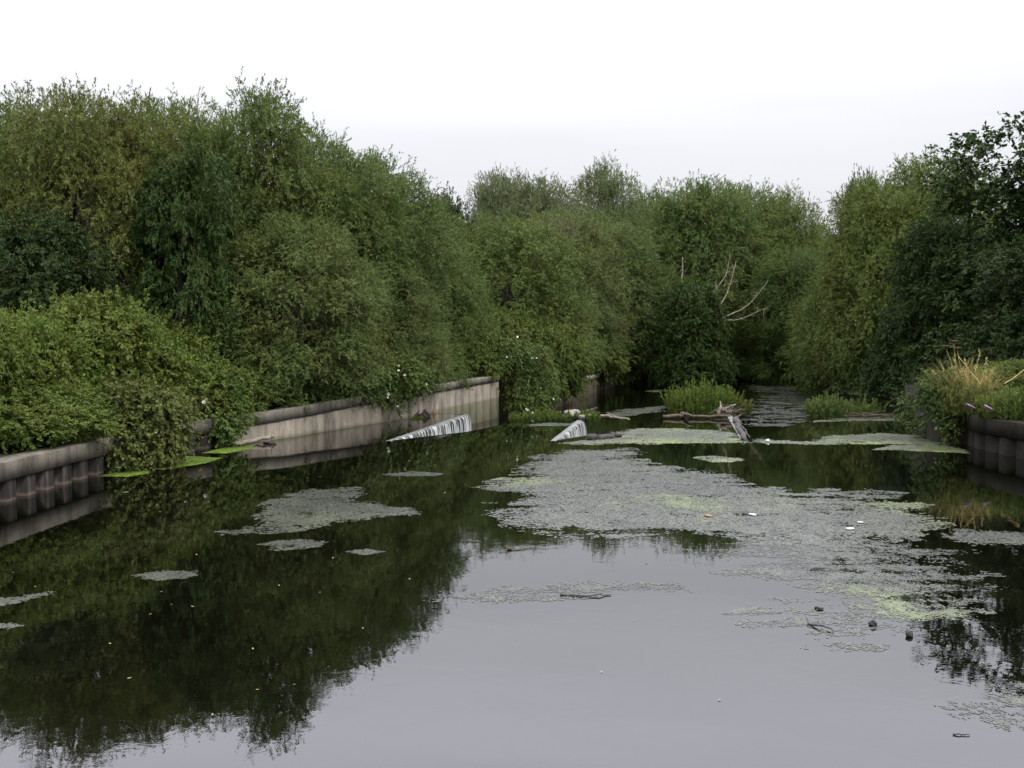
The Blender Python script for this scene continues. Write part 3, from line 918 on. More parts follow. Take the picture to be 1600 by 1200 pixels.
creeper('bramble', 'mass of bramble with pale blooms cascading past the far end of the concrete wall', at(815, 640, -.9) ,
        wl([(800, 545, 55, 1.0, .8), (830, 560, 56, 1.0, .8), (815, 590, 55.5, .9, .9), (845, 595, 57, .9, .9), (805, 620, 54.9, .65, .9), (835, 625, 55.8, .7, .9), (855, 620, 57, .6, .9), (780, 560, 54.5, .7, .8), (820, 645, 54.8, .5, .6)]),
        2100, mixc(MID, OLIVE, .4), 16, 3, GB)
creeper('ivy', 'ivy trailing down the dark abutment on the right', at(1460, 690, .2) + np.array((.1, .1, 0)),
        wl([(1455, 620, 35.2, .35, 1.0), (1470, 612, 34.6, .35, .8), (1448, 645, 36.5, .35, 1.2), (1440, 665, 38, .35, 1.0), (1490, 628, 33.9, .35, .8), (1500, 645, 33.3, .22, 1.1), (1425, 640, 40, .5, 1.0), (1462, 600, 35.0, .5, .7), (1480, 602, 34.3, .45, .7), (1458, 665, 35.6, .3, 1.2), (1478, 640, 34.0, .3, 1.0), (1488, 672, 33.6, .25, 1.0)]),
        800, mixc(MID, DEEP, .5), 0, 4, GB, 5)
creeper('creeper', 'small green creeper growing out of the joint where piling meets concrete wall', at(350, 690, .1),
        wl([(348, 655, 32.9, .22, .9), (350, 672, 32.9, .18, 1.2), (372, 664, 33.4, .12, .6)]), 150, mixc(MID, YEL, .3), 0, 5, GB, 3)

# ------------------------------------------------------------------ grass and herb clumps
def blades(n, rng, spread, h, w, lean, m, tint0=.5, hvar=.7):
    ang = rng.random(n) * 2 * PI; r = np.sqrt(rng.random(n))
    B = np.c_[spread[0] * r * np.cos(ang), spread[1] * r * np.sin(ang), np.zeros(n)]
    D = unit(np.c_[rng.normal(0, lean, n) + lean * .8 * np.cos(ang) * r, rng.normal(0, lean, n) + lean * .8 * np.sin(ang) * r, np.ones(n)])
    H = h * (1 - .35 * r) * (1 - hvar + hvar * rng.random(n))
    s = unit(np.c_[rng.normal(0, 1, n), rng.normal(0, 1, n), np.zeros(n)]) * (w / 2)
    out = unit(np.c_[D[:, 0], D[:, 1], np.zeros(n)])
    P0, P1 = B, B + D * (H * .55)[:, None]
    P2 = B + D * H[:, None] + out * (H * lean * .6)[:, None]; P2[:, 2] -= H * lean * .25
    V = np.stack([P0 - s, P0 + s, P1 + s * .8, P1 - s * .8, P2 + s * .15, P2 - s * .15], 1).reshape(-1, 3)
    b = np.arange(n)[:, None] * 6
    Q = np.concatenate([b + np.array((0, 1, 2, 3)), b + np.array((3, 2, 4, 5))])
    t = rng.random(n); return V, Q, np.r_[t, t]
def herb(n, rng, spread, h, K=26):
    """upright leafy stems"""
    ang = rng.random(n) * 2 * PI; r = np.sqrt(rng.random(n))
    R = np.c_[spread[0] * r * np.cos(ang), spread[1] * r * np.sin(ang), np.zeros(n)]
    T = unit(np.c_[rng.normal(0, .14, n) + .18 * np.cos(ang) * r, rng.normal(0, .14, n), np.ones(n)])
    return sprays(R, T, h * (.3 + .8 * rng.random(n) ** 1.6) * (1 - .35 * r), K, rng, .15, .048, .4, .04, .65)
def tuft(name, label, cat, loc, spread, h, n, color, seed, lean=.22, w=.02, herbs=0, mat_=None, group=None):
    rng = np.random.default_rng(seed)
    root = empty(name, loc, label, cat, group)
    V, Q, t = blades(n, rng, spread, h, w, lean, M_LEAF)
    o = link('blades', quad_mesh('blades', V, Q, mat_ or M_LEAF, tint=t), root); o.color = (*color, 1)
    if herbs:
        ch = [herb(herbs, rng, spread, h * .95)]
        o = link('leafy_stems', leaves_mesh('leafy_stems', ch), root); o.color = (*color, 1)
    return root
p = atd(1098, 640, 45.6); p[2] = -.15
tuft('herb_clump', 'bright green clump of tall water plants growing on the weir in mid river', 'plant', (p[0], 46.0, -.2), (1.45, .8), 2.0, 260, mixc(YEL, MID, .3), 1, herbs=620)
tuft('herb_clump', 'smaller rusty-topped clump beside the upright log on the weir', 'plant', (10.0, 45.9, -.15), (.75, .6), 1.15, 300, mixc(MID, (.11, .08, .02), .35), 2, herbs=170)
tuft('herb_clump', 'grassy green clump at the left end of the right-hand driftwood line', 'plant', (13.45, 43.6, -.15), (.8, .6), 1.35, 200, mixc(MID, GREYG, .4), 3, herbs=300)
tuft('grass_tuft', 'thin pale reeds behind the right-hand driftwood line', 'plant', (15.2, 44.4, -.15), (.9, .5), 1.25, 260, mixc(OLIVE, MID, .5), 4, herbs=60)
tuft('moss_clump', 'mossy green clump on the mid-river crest beside the short waterfall', 'plant', (3.15, 42.6, -.1), (.5, .4), .5, 260, mixc(YEL, MID, .5), 5, herbs=120)
tuft('herb_clump', 'low green plants left of the grey rock on the mid-river crest', 'plant', (1.2, 42.3, -.12), (1.3, .45), .62, 110, mixc(MID, YEL, .3), 6, lean=.5, herbs=150)
tuft('grass_tuft', 'tall yellow dry grass leaning out above the abutment', 'grass', (15.2, 34.4, 1.2), (.8, .6), 2.3, 1000, (.30, .25, .095), 7, lean=.30, w=.016, herbs=40)
tuft('grass_tuft', 'green grass at the foot of the dry yellow grass', 'grass', (15.3, 33.4, 1.0), (1.1, .7), 1.3, 260, (.10, .115, .03), 8, lean=.5, w=.018, herbs=300)
tuft('herb_clump', 'low leafy herbs along the quay edge under the purple flowers', 'plant', (15.8, 31.8, 1.0), (1.2, .9), 1.1, 140, mixc(MID, YEL, .3), 9, lean=.5, herbs=420)
tuft('herb_clump', 'leafy herbs on the quay cut off by the right edge', 'plant', (16.9, 31.2, 1.0), (1.4, 1.0), 1.7, 100, mixc(MID, YEL, .2), 10, lean=.5, herbs=420)

# dead umbels and bent straw stalks
root = empty('dead_hogweed', (15.35, 34.9, 1.2), 'dead brown hogweed with flat seed heads above the dry grass', 'plant')
rng = np.random.default_rng(12)
for (px, py) in ((1490, 537), (1478, 545), (1496, 548)):
    ps, hs_ = [], []
    e = atd(px, py, 34.9) - np.array(root.location)
    ps.append(tube(wiggly((rng.normal(0, .1), 0, -.1), e, 7, .03, rng), np.linspace(.012, .006, 7), 5))
    hs_.append(tube([e, e + np.array((0, 0, .05)), e + np.array((0, 0, .085)), e + np.array((0, 0, .095))], [.006, .05, .10, .06], 9))
    for k in range(20):
        a_ = k * 2.4; q = e + np.array((.13 * math.sqrt(k / 20) * math.cos(a_), .13 * math.sqrt(k / 20) * math.sin(a_), .085 + rng.normal(0, .008)))
        hs_.append(tube([q, q + np.array((0, 0, .015)), q + np.array((0, 0, .03))], [.02, .034, .012], 6))
    V, Q = join(ps); link('stalk', quad_mesh('stalk', V, Q, M_STRAW), root)
    V, Q = join(hs_); link('seed_head', quad_mesh('seed_head', V, Q, M_BROWNSEED), root)
for (a, b, lab) in (((1497, 556), (1532, 592), 'bent straw-yellow stalk leaning across the dry grass'), ((1600, 578), (1570, 590), 'yellowing stalk leaning in from the right edge')):
    A, B = atd(*a, 32.6), atd(*b, 32.4); B[2] -= .2
    V, Q = tube(wiggly(A, B, 7, .02, rng), np.linspace(.012, .02, 7), 5)
    o = link('dry_stalk', quad_mesh('dry_stalk', V - A, Q, M_STRAW)); o.location = A; tag(o, lab, 'stalk')
for (px, py, lab) in ((1513, 631, 'left of the two purple buddleia sprays above the quay cap'), (1541, 633, 'right of the two purple buddleia sprays above the quay cap')):
    e = atd(px, py, 30.9)
    root = empty('buddleia_spray', (e[0] + .2, 31.4, 1.0), lab, 'flower', 'purple flowers on the quay')
    b = e - np.array(root.location)
    V, Q = tube(wiggly((0, 0, 0), b, 6, .02, rng), np.linspace(.012, .006, 6), 5)
    link('stem', quad_mesh('stem', V, Q, M_BARK), root)
    V, Q = tube([b + np.array((.07 * k - .07, -.01 * k, -.035 * k)) for k in range(5)], [.012, .026, .03, .024, .008], 7)
    link('blossom', quad_mesh('blossom', V + rng.normal(0, .006, V.shape), Q, M_PURPLE), root)

# ------------------------------------------------------------------ dead branches, driftwood, rocks
def bough(rng, pts, r0, r1, twigs=0, tl=.6):
    P = np.array(pts, float)
    d = np.r_[0, np.cumsum(np.linalg.norm(np.diff(P, axis=0), axis=1))]
    s = np.linspace(0, d[-1], 14)
    C = np.stack([np.interp(s, d, P[:, k]) for k in range(3)], 1)
    for _ in range(2): C[1:-1] = (C[:-2] + 2 * C[1:-1] + C[2:]) / 4
    C[1:-1] += rng.normal(0, r0 * .35, (12, 3))
    parts = [tube(C, np.linspace(r0, r1, 14), 7)]
    for k in range(twigs):
        i = rng.integers(4, 13)
        q = C[i] + unit(rng.normal(0, 1, 3) + np.array((0, 0, .6))) * tl * (.5 + rng.random())
        parts.append(tube(wiggly(C[i], q, 5, .03, rng), np.linspace(r1 * 1.1, r1 * .4, 5), 4))
    return parts
dt_d = 82.0
D = lambda px, py, dd=0: atd(px, py, dt_d + dd)
b0 = D(1108, 560)
root = empty('dead_tree', (b0[0], dt_d, -1.2), 'bare bleached dead branches spreading beside the dark maple over the far reach', 'tree')
rng = np.random.default_rng(31)
trunk = bough(rng, [(b0[0], dt_d, -1.4), D(1112, 540), D(1119, 490)], .2, .13)
V, Q = join(trunk); link('trunk', quad_mesh('trunk', local(V, root), Q, M_BARK, True), root)
for pts in ([D(1118, 485), D(1132, 468, .3), D(1141, 445, .5), D(1150, 408, .6)], [D(1118, 482), D(1118, 452, -.3), D(1135, 432, -.5), D(1141, 398, -.6)],
            [D(1120, 500), D(1150, 488, .2), D(1172, 476, .5), D(1200, 438, .8)], [D(1121, 504), D(1160, 498, -.3), D(1200, 480, -.6)]):
    V, Q = join(bough(rng, pts, .06, .018, 9, .6)); link('limb', quad_mesh('limb', local(V, root), Q, M_DEAD, True), root)
root = empty('dead_stub', (D(1066, 440)[0], dt_d + 2, 2), 'pale broken stub standing above the green willow by the maple', 'branch')
V, Q = join(bough(rng, [atd(1064, 465, 79.5), atd(1066, 432, 79.5), atd(1067, 402, 79.5)], .08, .03, 2, .3)); link('wood', quad_mesh('wood', local(V, root), Q, M_DEAD, True), root)
# bare reddish twigs in the twiggy willow
root = empty('bare_branch', atd(880, 372, 67.5), 'spray of bare reddish twigs on the mid-distance willows', 'branch')
parts = []
for k in range(16):
    a = atd(885 + rng.normal(0, 5), 376, 67.5); b = atd(880 + rng.normal(0, 20), 336 + rng.random() * 16, 67.2)
    parts += bough(rng, [a, (a + b) / 2 + rng.normal(0, .1, 3), b], .03, .01, 4, .5)
V, Q = join(parts); link('twigs', quad_mesh('twigs', local(V, root), Q, M_TWIG), root)

def log(name, label, pts, r0, r1, m, seed, twigs=0, group=None, cat='driftwood'):
    rng = np.random.default_rng(seed)
    V, Q = join(bough(rng, pts, r0, r1, twigs, .35))
    c = V.mean(0); c[2] = V[:, 2].min()
    o = link(name, quad_mesh(name, V - c, Q, m, True)); o.location = c
    return tag(o, label, cat, group)
def A(px, py, z=.05): return at(px, py, z)
GD = 'driftwood caught on the weir'
log('driftwood_log', 'pale driftwood branch reaching right from the mossy mid-river crest', [A(905, 652, .12), A(940, 649, .14), A(962, 652, .1), A(984, 656, .02)], .09, .035, M_PALE, 1, 1, GD)
log('driftwood_log', 'dark forked driftwood stump sticking up by the grey rock', [A(908, 655, .05), A(922, 642, .25), A(933, 637, .4)], .11, .04, M_DARKWOOD, 2, 3, GD)
log('driftwood_log', 'dark waterlogged log below the short waterfall', [A(920, 684, .03), A(942, 683, .06), A(970, 681, .04)], .15, .07, M_DARKWOOD, 3, 1, GD)
log('driftwood_log', 'thin stick lying over the water between wall end and mid-river crest', [A(806, 652, .06), A(815, 650, .1), A(830, 650, .06)], .05, .02, M_PALE, 4, 0, GD)
log('driftwood_log', 'long reddish driftwood branch at the left end of the mid-river heap', [A(1036, 651, .08), A(1070, 649, .12), A(1110, 650, .12), A(1140, 649, .15)], .08, .05, M_DRIFT, 5, 2, GD)
log('driftwood_log', 'short driftwood limb lying on the long reddish branch', [A(1064, 646, .15), A(1082, 650, .2)], .07, .04, M_DRIFT, 6, 1, GD)
log('driftwood_log', 'upright broken log with pale split wood at the right end of the mid-river heap', [A(1122, 646, .2), A(1132, 638, .42), A(1142, 643, .3)], .14, .07, M_PALE, 7, 2, GD)
root = empty('driftwood_heap', A(1130, 650), 'tangled heap of reddish sticks around the upright broken log', 'driftwood', GD)
parts = []
for k in range(18):
    c = np.array((9.25 + rng.normal(0, .4), 44.6 + rng.normal(0, .3), .08 + abs(rng.normal(0, .08)))); u = unit(np.array((rng.normal(0, 1), rng.normal(0, .6), rng.normal(0, .3)))) * (.25 + .35 * rng.random())
    parts.append(tube(wiggly(c - u, c + u, 5, .02, rng), np.linspace(.028, .012, 5), 5))
V, Q = join(parts); link('sticks', quad_mesh('sticks', local(V, root), Q, M_DRIFT), root)
log('driftwood_log', 'thin pale stick leaning up at the end of the mid-river heap', [A(1145, 656, .0), A(1159, 647, .25)], .03, .015, M_PALE, 8, 0, GD)
log('driftwood_log', 'dark bowed branch bent over the narrow waterfall', [A(1150, 660, .1), A(1163, 670, .1), A(1172, 684, .0)], .04, .02, M_DARKWOOD, 9, 0, GD)
log('driftwood_log', 'dark slimy log standing at the tip of the narrow waterfall', [A(1150, 655, .1), A(1156, 668, .08), A(1163, 689, .0)], .13, .1, M_DARKWOOD, 10, 1, GD)
root = empty('driftwood_heap', A(1350, 648), 'long low line of brown sticks along the right-hand crest', 'driftwood', GD)
parts = []
for k in range(26):
    c = np.array((14.4 + rng.normal(0, .9), 43.3 + rng.normal(0, .2), .06 + abs(rng.normal(0, .06)))); u = unit(np.array((1, rng.normal(0, .3), rng.normal(0, .08)))) * (.4 + .5 * rng.random())
    parts.append(tube(wiggly(c - u, c + u, 5, .025, rng), np.linspace(.03, .01, 5), 5))
V, Q = join(parts); link('sticks', quad_mesh('sticks', local(V, root), Q, M_DRIFT), root)
log('driftwood_log', 'pale plank of driftwood lying against the near end of the concrete wall', [A(366, 695, .06), A(395, 688, .12), A(427, 681, .2)], .1, .06, M_PALE, 11, 0, GD)
log('driftwood_log', 'short dark stick floating by the near end of the concrete wall', [A(412, 691, .03), A(432, 693, .03)], .04, .02, M_DARKWOOD, 12, 1, GD)

def rock(name, label, c, r, seed, m=None, cat='rock'):
    import bmesh
    bm = bmesh.new(); bmesh.ops.create_icosphere(bm, subdivisions=3, radius=1)
    g = np.random.default_rng(seed); ph = g.random(9) * 6
    for v in bm.verts:
        n = v.co.normalized()
        k = 1 + .16 * math.sin(n.x * 3 + ph[0]) * math.sin(n.y * 3.4 + ph[1]) + .12 * math.sin(n.z * 5 + ph[2] + n.x * 3) + .05 * math.sin(n.y * 9 + ph[3])
        v.co = Vector((n.x * r[0] * k, n.y * r[1] * k, n.z * r[2] * k))
    me = bpy.data.meshes.new(name); bm.to_mesh(me); bm.free(); me.materials.append(m or M_ROCK)
    for p_ in me.polygons: p_.use_smooth = True
    o = link(name, me); o.location = [float(v) for v in c]
    return tag(o, label, cat)
rock('rock', 'pale grey rock on the mid-river crest among green plants', (2.55, 43.0, .12), (.4, .3, .26), 1)
rock('rock', 'small brown boulder on the ledge behind the left waterfall', A(666, 647, .1) + np.array((0, .1, 0)), (.2, .2, .2), 2, M_DRIFT)
rock('litter', 'scrap of white litter on the ledge behind the left waterfall', A(640, 650, .05), (.12, .1, .07), 3, M_WHITE, 'litter')
rock('litter', 'orange scrap on the ledge beside the small boulder', A(678, 644, .1), (.05, .05, .14), 4, M_ORANGE, 'litter')
log('driftwood_log', 'dark sticks on the ledge behind the left waterfall', [A(646, 650, .04), A(656, 648, .08), A(664, 649, .05)], .06, .03, M_DARKWOOD, 14, 3, GD)
tuft('moss_clump', 'mossy fringe on the ledge at the foot of the concrete wall', 'plant', (-4.0, 43.2, -.01), (.25, 1.3), .16, 500, mixc(YEL, MID, .4), 15, lean=.6)

# ------------------------------------------------------------------ algae and duckweed on the water
def inside(P, poly):
    x, y = P[:, 0], P[:, 1]; c = np.zeros(len(P), bool); n = len(poly); j = n - 1
    for i in range(n):
        xi, yi = poly[i]; xj, yj = poly[j]
        cr_ = ((yi > y) != (yj > y)) & (x < (xj - xi) * (y - yi) / (yj - yi + 1e-12) + xi)
        c ^= cr_; j = i
    return c
def edge_dist(P, poly):
    d = np.full(len(P), 1e9); n = len(poly)
    for i in range(n):
        a, b = np.array(poly[i]), np.array(poly[(i + 1) % n]); ab = b - a
        t = np.clip(((P - a) @ ab) / (ab @ ab + 1e-12), 0, 1)
        d = np.minimum(d, np.linalg.norm(P - a - t[:, None] * ab, axis=1))
    return d
def mat_patch(name, label, poly_px, cell, density, m, seed, z=0.0, group=None, cat='algae', rag=.35, tilt=.02, fs=1.0):
    rng = np.random.default_rng(seed)
    poly = [tuple(at(px, py, z)[:2]) for px, py in poly_px]
    pa_ = np.array(poly); lo, hi = pa_.min(0) - rag, pa_.max(0) + rag
    gx, gy = np.meshgrid(np.arange(lo[0], hi[0], cell), np.arange(lo[1], hi[1], cell))
    P = np.c_[gx.ravel(), gy.ravel()] + rng.uniform(-.5, .5, (gx.size, 2)) * cell
    d = edge_dist(P, poly); d = np.where(inside(P, poly), d, -d)
    big = fbm(P[:, 0] * .8 + seed, P[:, 1] * .8, 3) - .5
    fine = .5 * fbm(P[:, 0] * 3.3 + seed * 2, P[:, 1] * 3.3 + 5, 3) + .5 * fbm(P[:, 0] * 14 + seed, P[:, 1] * 14, 2)
    streak = fbm(P[:, 0] * .9 + 3, P[:, 1] * 3.2 + seed, 3)
    e = np.clip((d + big * rag * 2.2) / max(rag, .05), -1, 1)
    prob = density * (.5 + .5 * e) + (fine - .5) * 1.3 + (streak - .5) * 1.1
    keep = (e > -.5) & (rng.random(len(P)) * .55 + .22 < prob)
    P = P[keep]; n = len(P)
    if n == 0: return
    hx = cell * (.45 + .35 * rng.random(n)); hy = cell * (.45 + .35 * rng.random(n))
    ca, sa = np.cos(rng.random(n) * 1.6), np.sin(rng.random(n) * 1.6)
    X = np.stack([ca * hx, sa * hx], 1); Y = np.stack([-sa * hy, ca * hy], 1)
    zc_ = z + .003 + .002 * rng.random(n)
    tx, ty = rng.normal(0, tilt, n), rng.normal(0, tilt, n)
    V = []
    for a, b in ((-1, -1), (1, -1), (1, 1), (-1, 1)):
        o = X * a + Y * b
        V.append(np.c_[P + o, np.maximum(zc_ + tx * o[:, 0] + ty * o[:, 1], z + .0015)])
    V = np.stack(V, 1).reshape(-1, 3)
    c = np.array((pa_.mean(0)[0], pa_.mean(0)[1], z))
    tint = np.clip(.5 + (fine[keep] - .5) * 1.6 + rng.normal(0, .08, n), 0, 1)
    o = link(name, quad_mesh(name, V - c, np.arange(len(V)).reshape(-1, 4), m, tint=tint)); o.location = c
    return tag(o, label, cat, group)
GA = 'mats of algae floating on the water'
MATS = [
 ('widest grey algae mat, spread over the middle of the pool below the weir line', [(752, 762), (800, 752), (868, 748), (820, 738), (815, 728), (860, 722), (832, 714), (900, 704), (978, 704), (970, 716), (1010, 724), (1090, 735), (1140, 752), (1225, 762), (1245, 775), (1290, 768), (1330, 780), (1410, 788), (1475, 803), (1465, 818), (1400, 842), (1340, 850), (1180, 850), (1120, 830), (1060, 828), (985, 832), (900, 828), (850, 832), (790, 800), (800, 785), (830, 775), (780, 768)], .03, .95, M_ALGAE, 1, 0, .7),
 ('broken grey-green algae mat in the right foreground around the floating sticks', [(1082, 856), (1180, 850), (1340, 850), (1400, 845), (1495, 862), (1500, 880), (1565, 900), (1550, 915), (1470, 945), (1440, 975), (1380, 985), (1330, 1000), (1240, 995), (1200, 965), (1250, 945), (1310, 930), (1250, 912), (1165, 898), (1140, 885), (1160, 872), (1090, 862)], .017, .60, M_ALGAE, 2, 0, .7),
 ('grey algae mat on the dark tree reflection left of the middle', [(410, 800), (430, 782), (480, 768), (560, 762), (572, 772), (540, 782), (640, 795), (630, 802), (560, 812), (470, 826), (370, 832), (350, 828), (420, 815)], .034, .95, M_ALGAE_GREY, 3, 0, .4),
 ('thin speckled streak of algae across the bright sky reflection', [(640, 920), (700, 915), (780, 915), (850, 918), (900, 910), (1000, 908), (1060, 918), (1090, 926), (1010, 928), (940, 925), (880, 934), (800, 940), (720, 946), (650, 942)], .017, .60, M_ALGAE_GREY, 4, 0, .3),
 ('small algae streak just below the left-of-middle mat', [(400, 852), (440, 845), (500, 848), (490, 857), (440, 860)], .03, .75, M_ALGAE_GREY, 5, 0, .15),
 ('short pale algae streak alone on the dark reflection near the left', [(212, 899), (260, 892), (308, 893), (300, 902), (240, 906)], .026, .95, M_ALGAE_GREY, 6, 0, .1),
 ('algae streak touching the left edge of the frame', [(-20, 940), (40, 930), (85, 924), (80, 930), (30, 940), (-20, 948)], .026, .85, M_ALGAE_GREY, 7, 0, .1),
 ('small algae scrap at the left edge below the other streak', [(-20, 976), (15, 974), (35, 978), (10, 983), (-20, 985)], .026, .8, M_ALGAE_GREY, 27, 0, .08),
 ('narrow pale scum line in front of the left waterfall', [(605, 741), (640, 737), (690, 740), (680, 744), (610, 744)], .03, .95, M_ALGAE_GREY, 8, 0, .12),
 ('tiny algae patch under the left-of-middle mat beside the sky reflection', [(545, 862), (570, 859), (597, 862), (570, 866)], .026, .9, M_ALGAE_GREY, 9, 0, .1),
 ('yellow-green algae band between the short and the narrow waterfalls', [(872, 692), (930, 687), (970, 679), (985, 671), (1065, 670), (1140, 675), (1158, 688), (1160, 693), (1080, 691), (1000, 693), (900, 694)], .04, .95, M_ALGAE_G, 10, 0, .35),
 ('yellow-green algae band from the narrow waterfall to the abutment', [(1168, 692), (1185, 687), (1260, 690), (1300, 681), (1380, 677), (1440, 681), (1460, 688), (1490, 693), (1470, 697), (1390, 694), (1280, 695)], .04, .9, M_ALGAE_G, 11, 0, .35),
 ('green algae tongue at the foot of the quay piling', [(1368, 703), (1400, 696), (1470, 696), (1510, 702), (1515, 709), (1470, 706), (1400, 702)], .04, 1.2, M_ALGAE_G, 12, 0, .18),
 ('pale algae strip before the right-hand driftwood line', [(1275, 659), (1300, 653), (1380, 651), (1420, 653), (1400, 657), (1340, 657)], .08, 1.2, M_ALGAE_G, 13, 0, .25),
 ('oval speckled algae patch on the dark water before the quay', [(1302, 771), (1350, 764), (1420, 770), (1400, 779), (1335, 780)], .03, .75, M_ALGAE_GREY, 14, 0, .15),
 ('speckled algae at the right edge below the quay reflection', [(1470, 838), (1500, 828), (1620, 835), (1620, 850), (1520, 850)], .03, .75, M_ALGAE_GREY, 15, 0, .2),
 ('large sparse algae scrap at the bottom right corner', [(1480, 1108), (1540, 1105), (1620, 1106), (1620, 1150), (1570, 1142), (1530, 1122)], .014, .52, M_ALGAE_GREY, 16, 0, .2),
 ('thin algae flecks above the bottom right scrap', [(1515, 1070), (1560, 1062), (1620, 1070), (1620, 1100), (1540, 1088)], .014, .5, M_ALGAE_GREY, 17, 0, .25),
 ('grey rippled algae sheet on the lower river right of the driftwood heap', [(1172, 668), (1172, 640), (1195, 615), (1160, 600), (1250, 605), (1280, 630), (1290, 650), (1240, 668)], .07, .45, M_ALGAE, 18, LOW, 1.0),
 ('pale algae patch on the lower river behind the driftwood branch', [(930, 651), (975, 640), (1045, 634), (1035, 642), (965, 653)], .08, .9, M_ALGAE, 19, LOW, .4),
 ('faint green algae line on the far reach', [(1008, 611), (1080, 604), (1135, 601), (1110, 606), (1020, 613)], .1, 1.0, M_ALGAE_G, 20, LOW, .5),
 ('small algae scraps between the green band and the widest mat', [(1085, 715), (1112, 712), (1150, 716), (1165, 720), (1120, 722)], .035, .85, M_ALGAE_G, 21, 0, .15),
 ('short foam line along the mid-river crest', [(824, 664), (860, 661), (893, 662), (890, 665), (830, 666)], .07, 1.1, M_ALGAE_GREY, 22, 0, .12),
]
for (lab, poly, cell, den, m, sd_, z, rag) in MATS:
    mat_patch('algae_mat', lab, poly, cell, den, m, sd_, z, GA, 'algae', rag)
GK = 'bright green duckweed under the bramble'
for (lab, poly, sd_) in (('largest bright green duckweed patch, right under the bramble', [(242, 733), (250, 721), (290, 713), (347, 715.5), (325, 722.5), (255, 734)], 41),
                         ('thin green duckweed strip left of the bramble at the piling', [(150, 744.5), (180, 738), (236, 735), (232, 740), (200, 745)], 42),
                         ('bright green duckweed patch at the near end of the concrete wall', [(318, 708), (345, 700), (400, 695), (392, 702), (352, 708)], 43)):
    mat_patch('duckweed_mat', lab, poly, .03, 1.9, M_DUCK, sd_, 0, GK, 'duckweed', .07, .03)

# ------------------------------------------------------------------ litter, sticks and leaves on the water
def scrap(name, label, px, py, w, l, h, m, seed, cat='litter', group=None):
    rng = np.random.default_rng(seed)
    n = 5
    gx, gy = np.meshgrid(np.linspace(-1, 1, n), np.linspace(-1, 1, n))
    r = 1 - .18 * (gx ** 2 + gy ** 2)
    Z = .012 + h * (.25 + .75 * rng.random((n, n))) * (1 - .6 * (gx ** 2 + gy ** 2) / 2)
    top = np.c_[(gx * r * w / 2 + rng.normal(0, w * .05, (n, n))).ravel(), (gy * r * l / 2).ravel(), Z.ravel()]
    bot = top.copy(); bot[:, 2] = .006
    V = np.vstack([top, bot]); Q = []
    for i in range(n - 1):
        for j in range(n - 1):
            a = i * n + j; Q.append((a, a + 1, a + n + 1, a + n)); Q.append((a + 25, a + 25 + n, a + 26 + n, a + 26))
    ring = [j for j in range(n)] + [i * n + n - 1 for i in range(1, n)] + [(n - 1) * n + j for j in range(n - 2, -1, -1)] + [i * n for i in range(n - 2, 0, -1)]
    for a, b in zip(ring, ring[1:] + ring[:1]): Q.append((a, a + 25, b + 25, b))
    o = link(name, quad_mesh(name, V, np.array(Q), m)); o.location = at(px, py, .006); o.rotation_euler = (0, 0, rng.random() * 3)
    return tag(o, label, cat, group)
scrap('litter', 'orange wrapper on the green part of the widest algae mat', 1107, 807, .22, .12, .04, M_ORANGE, 1)
scrap('litter', 'long white scrap on the algae right of the orange wrapper', 1176, 805, .26, .14, .03, M_WHITE, 2)
scrap('litter', 'white scrap on the algae, lower of the two at right', 1328, 827, .22, .14, .03, M_WHITE, 3)
scrap('litter', 'small white scrap on the algae, upper of the two at right', 1344, 817, .14, .1, .02, M_WHITE, 4)
scrap('litter', 'white fleck at the foot of the narrow waterfall', 1199, 690, .16, .16, .1, M_WHITE, 5)
scrap('litter', 'white bottle end at the tip of the right-hand driftwood', 1303, 650, .26, .16, .12, M_WHITE, 6)
scrap('floating_leaf', 'single brown leaf on the bright sky reflection', 796, 858, .12, .1, .03, M_BROWNSEED, 7, 'leaf')
scrap('floating_leaf', 'pale green leaf floating before the steel piling', 196, 770, .22, .16, .02, M_DUCK, 8, 'leaf')
rock('ball', 'black ball floating at the edge of the right foreground algae', at(1364, 975, .02), (.055, .055, .045), 5, M_BLACK, 'ball')
rock('ball', 'dark ball with pale top floating beside the cherry reflection', at(1421, 992, .02), (.048, .048, .042), 6, M_BLACK, 'ball')
GS = 'sticks floating on the pool'
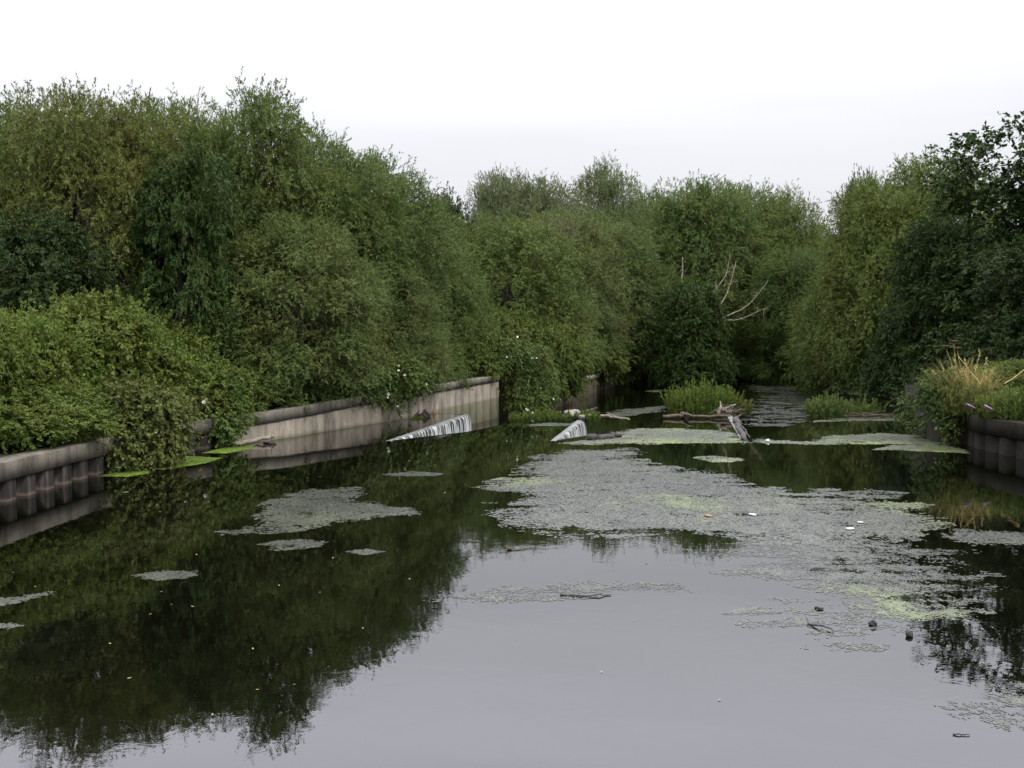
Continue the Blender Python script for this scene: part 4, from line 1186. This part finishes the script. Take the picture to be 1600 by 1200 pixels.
log('floating_stick', 'forked brown stick on the right foreground algae', [A(1262, 974, .02), A(1285, 979, .03), A(1298, 981, .03), A(1302, 988, .02)], .016, .008, M_DARKWOOD, 21, 0, GS, 'stick')
log('floating_stick', 'short dark stick on the algae above the forked one', [A(1267, 889, .02), A(1288, 888, .02)], .02, .01, M_DARKWOOD, 22, 0, GS, 'stick')
log('floating_stick', 'dark stick lying along the thin speckled algae streak', [A(875, 929, .015), A(915, 931, .02), A(955, 929, .015)], .016, .008, M_DARKWOOD, 23, 0, GS, 'stick')
log('floating_stick', 'thin dark stick at the bottom right on open water', [A(1489, 1147, .01), A(1515, 1148, .01)], .008, .005, M_DARKWOOD, 24, 0, GS, 'stick')
log('floating_stick', 'dark chip of wood on the algae left of the black ball', [A(1273, 950, .015), A(1287, 951, .015)], .02, .015, M_DARKWOOD, 25, 0, GS, 'stick')
rng = np.random.default_rng(55)
V = np.array([(-.5, 0, .004), (0, -.28, .006), (.5, 0, .012), (0, .28, .006)]) * np.array((.045, .04, 1))
LEAF = quad_mesh('floating_leaf', V, np.array([(0, 1, 2, 3)]), M_YLEAF)
LEAF_W = quad_mesh('floating_leaf', V, np.array([(0, 1, 2, 3)]), M_PALE)
spots = [(20, 895), (55, 917), (301, 948), (252, 925), (235, 960), (436, 915), (500, 926), (202, 1060), (402, 1078), (460, 1070), (172, 1006), (268, 945), (332, 1117), (410, 827), (307, 867), (567, 982), (640, 905), (395, 1014), (520, 872), (990, 970), (1010, 880), (355, 770), (640, 720), (455, 765), (500, 745), (780, 742), (695, 770), (880, 702), (1040, 702), (1210, 710), (1280, 735), (940, 1050), (1124, 1094), (230, 760), (250, 800)]
for i, (px, py) in enumerate(spots):
    o = link('floating_leaf', LEAF if i % 3 else LEAF_W)
    o.location = at(px, py, .004); o.rotation_euler = (0, 0, rng.random() * 6)
    s = .7 + .7 * rng.random() + max(0, (900 - py) / 300); o.scale = (s, s, 1)
    tag(o, 'tiny pale fallen leaf floating on the open dark water', 'leaf', 'fallen leaves floating on the pool')
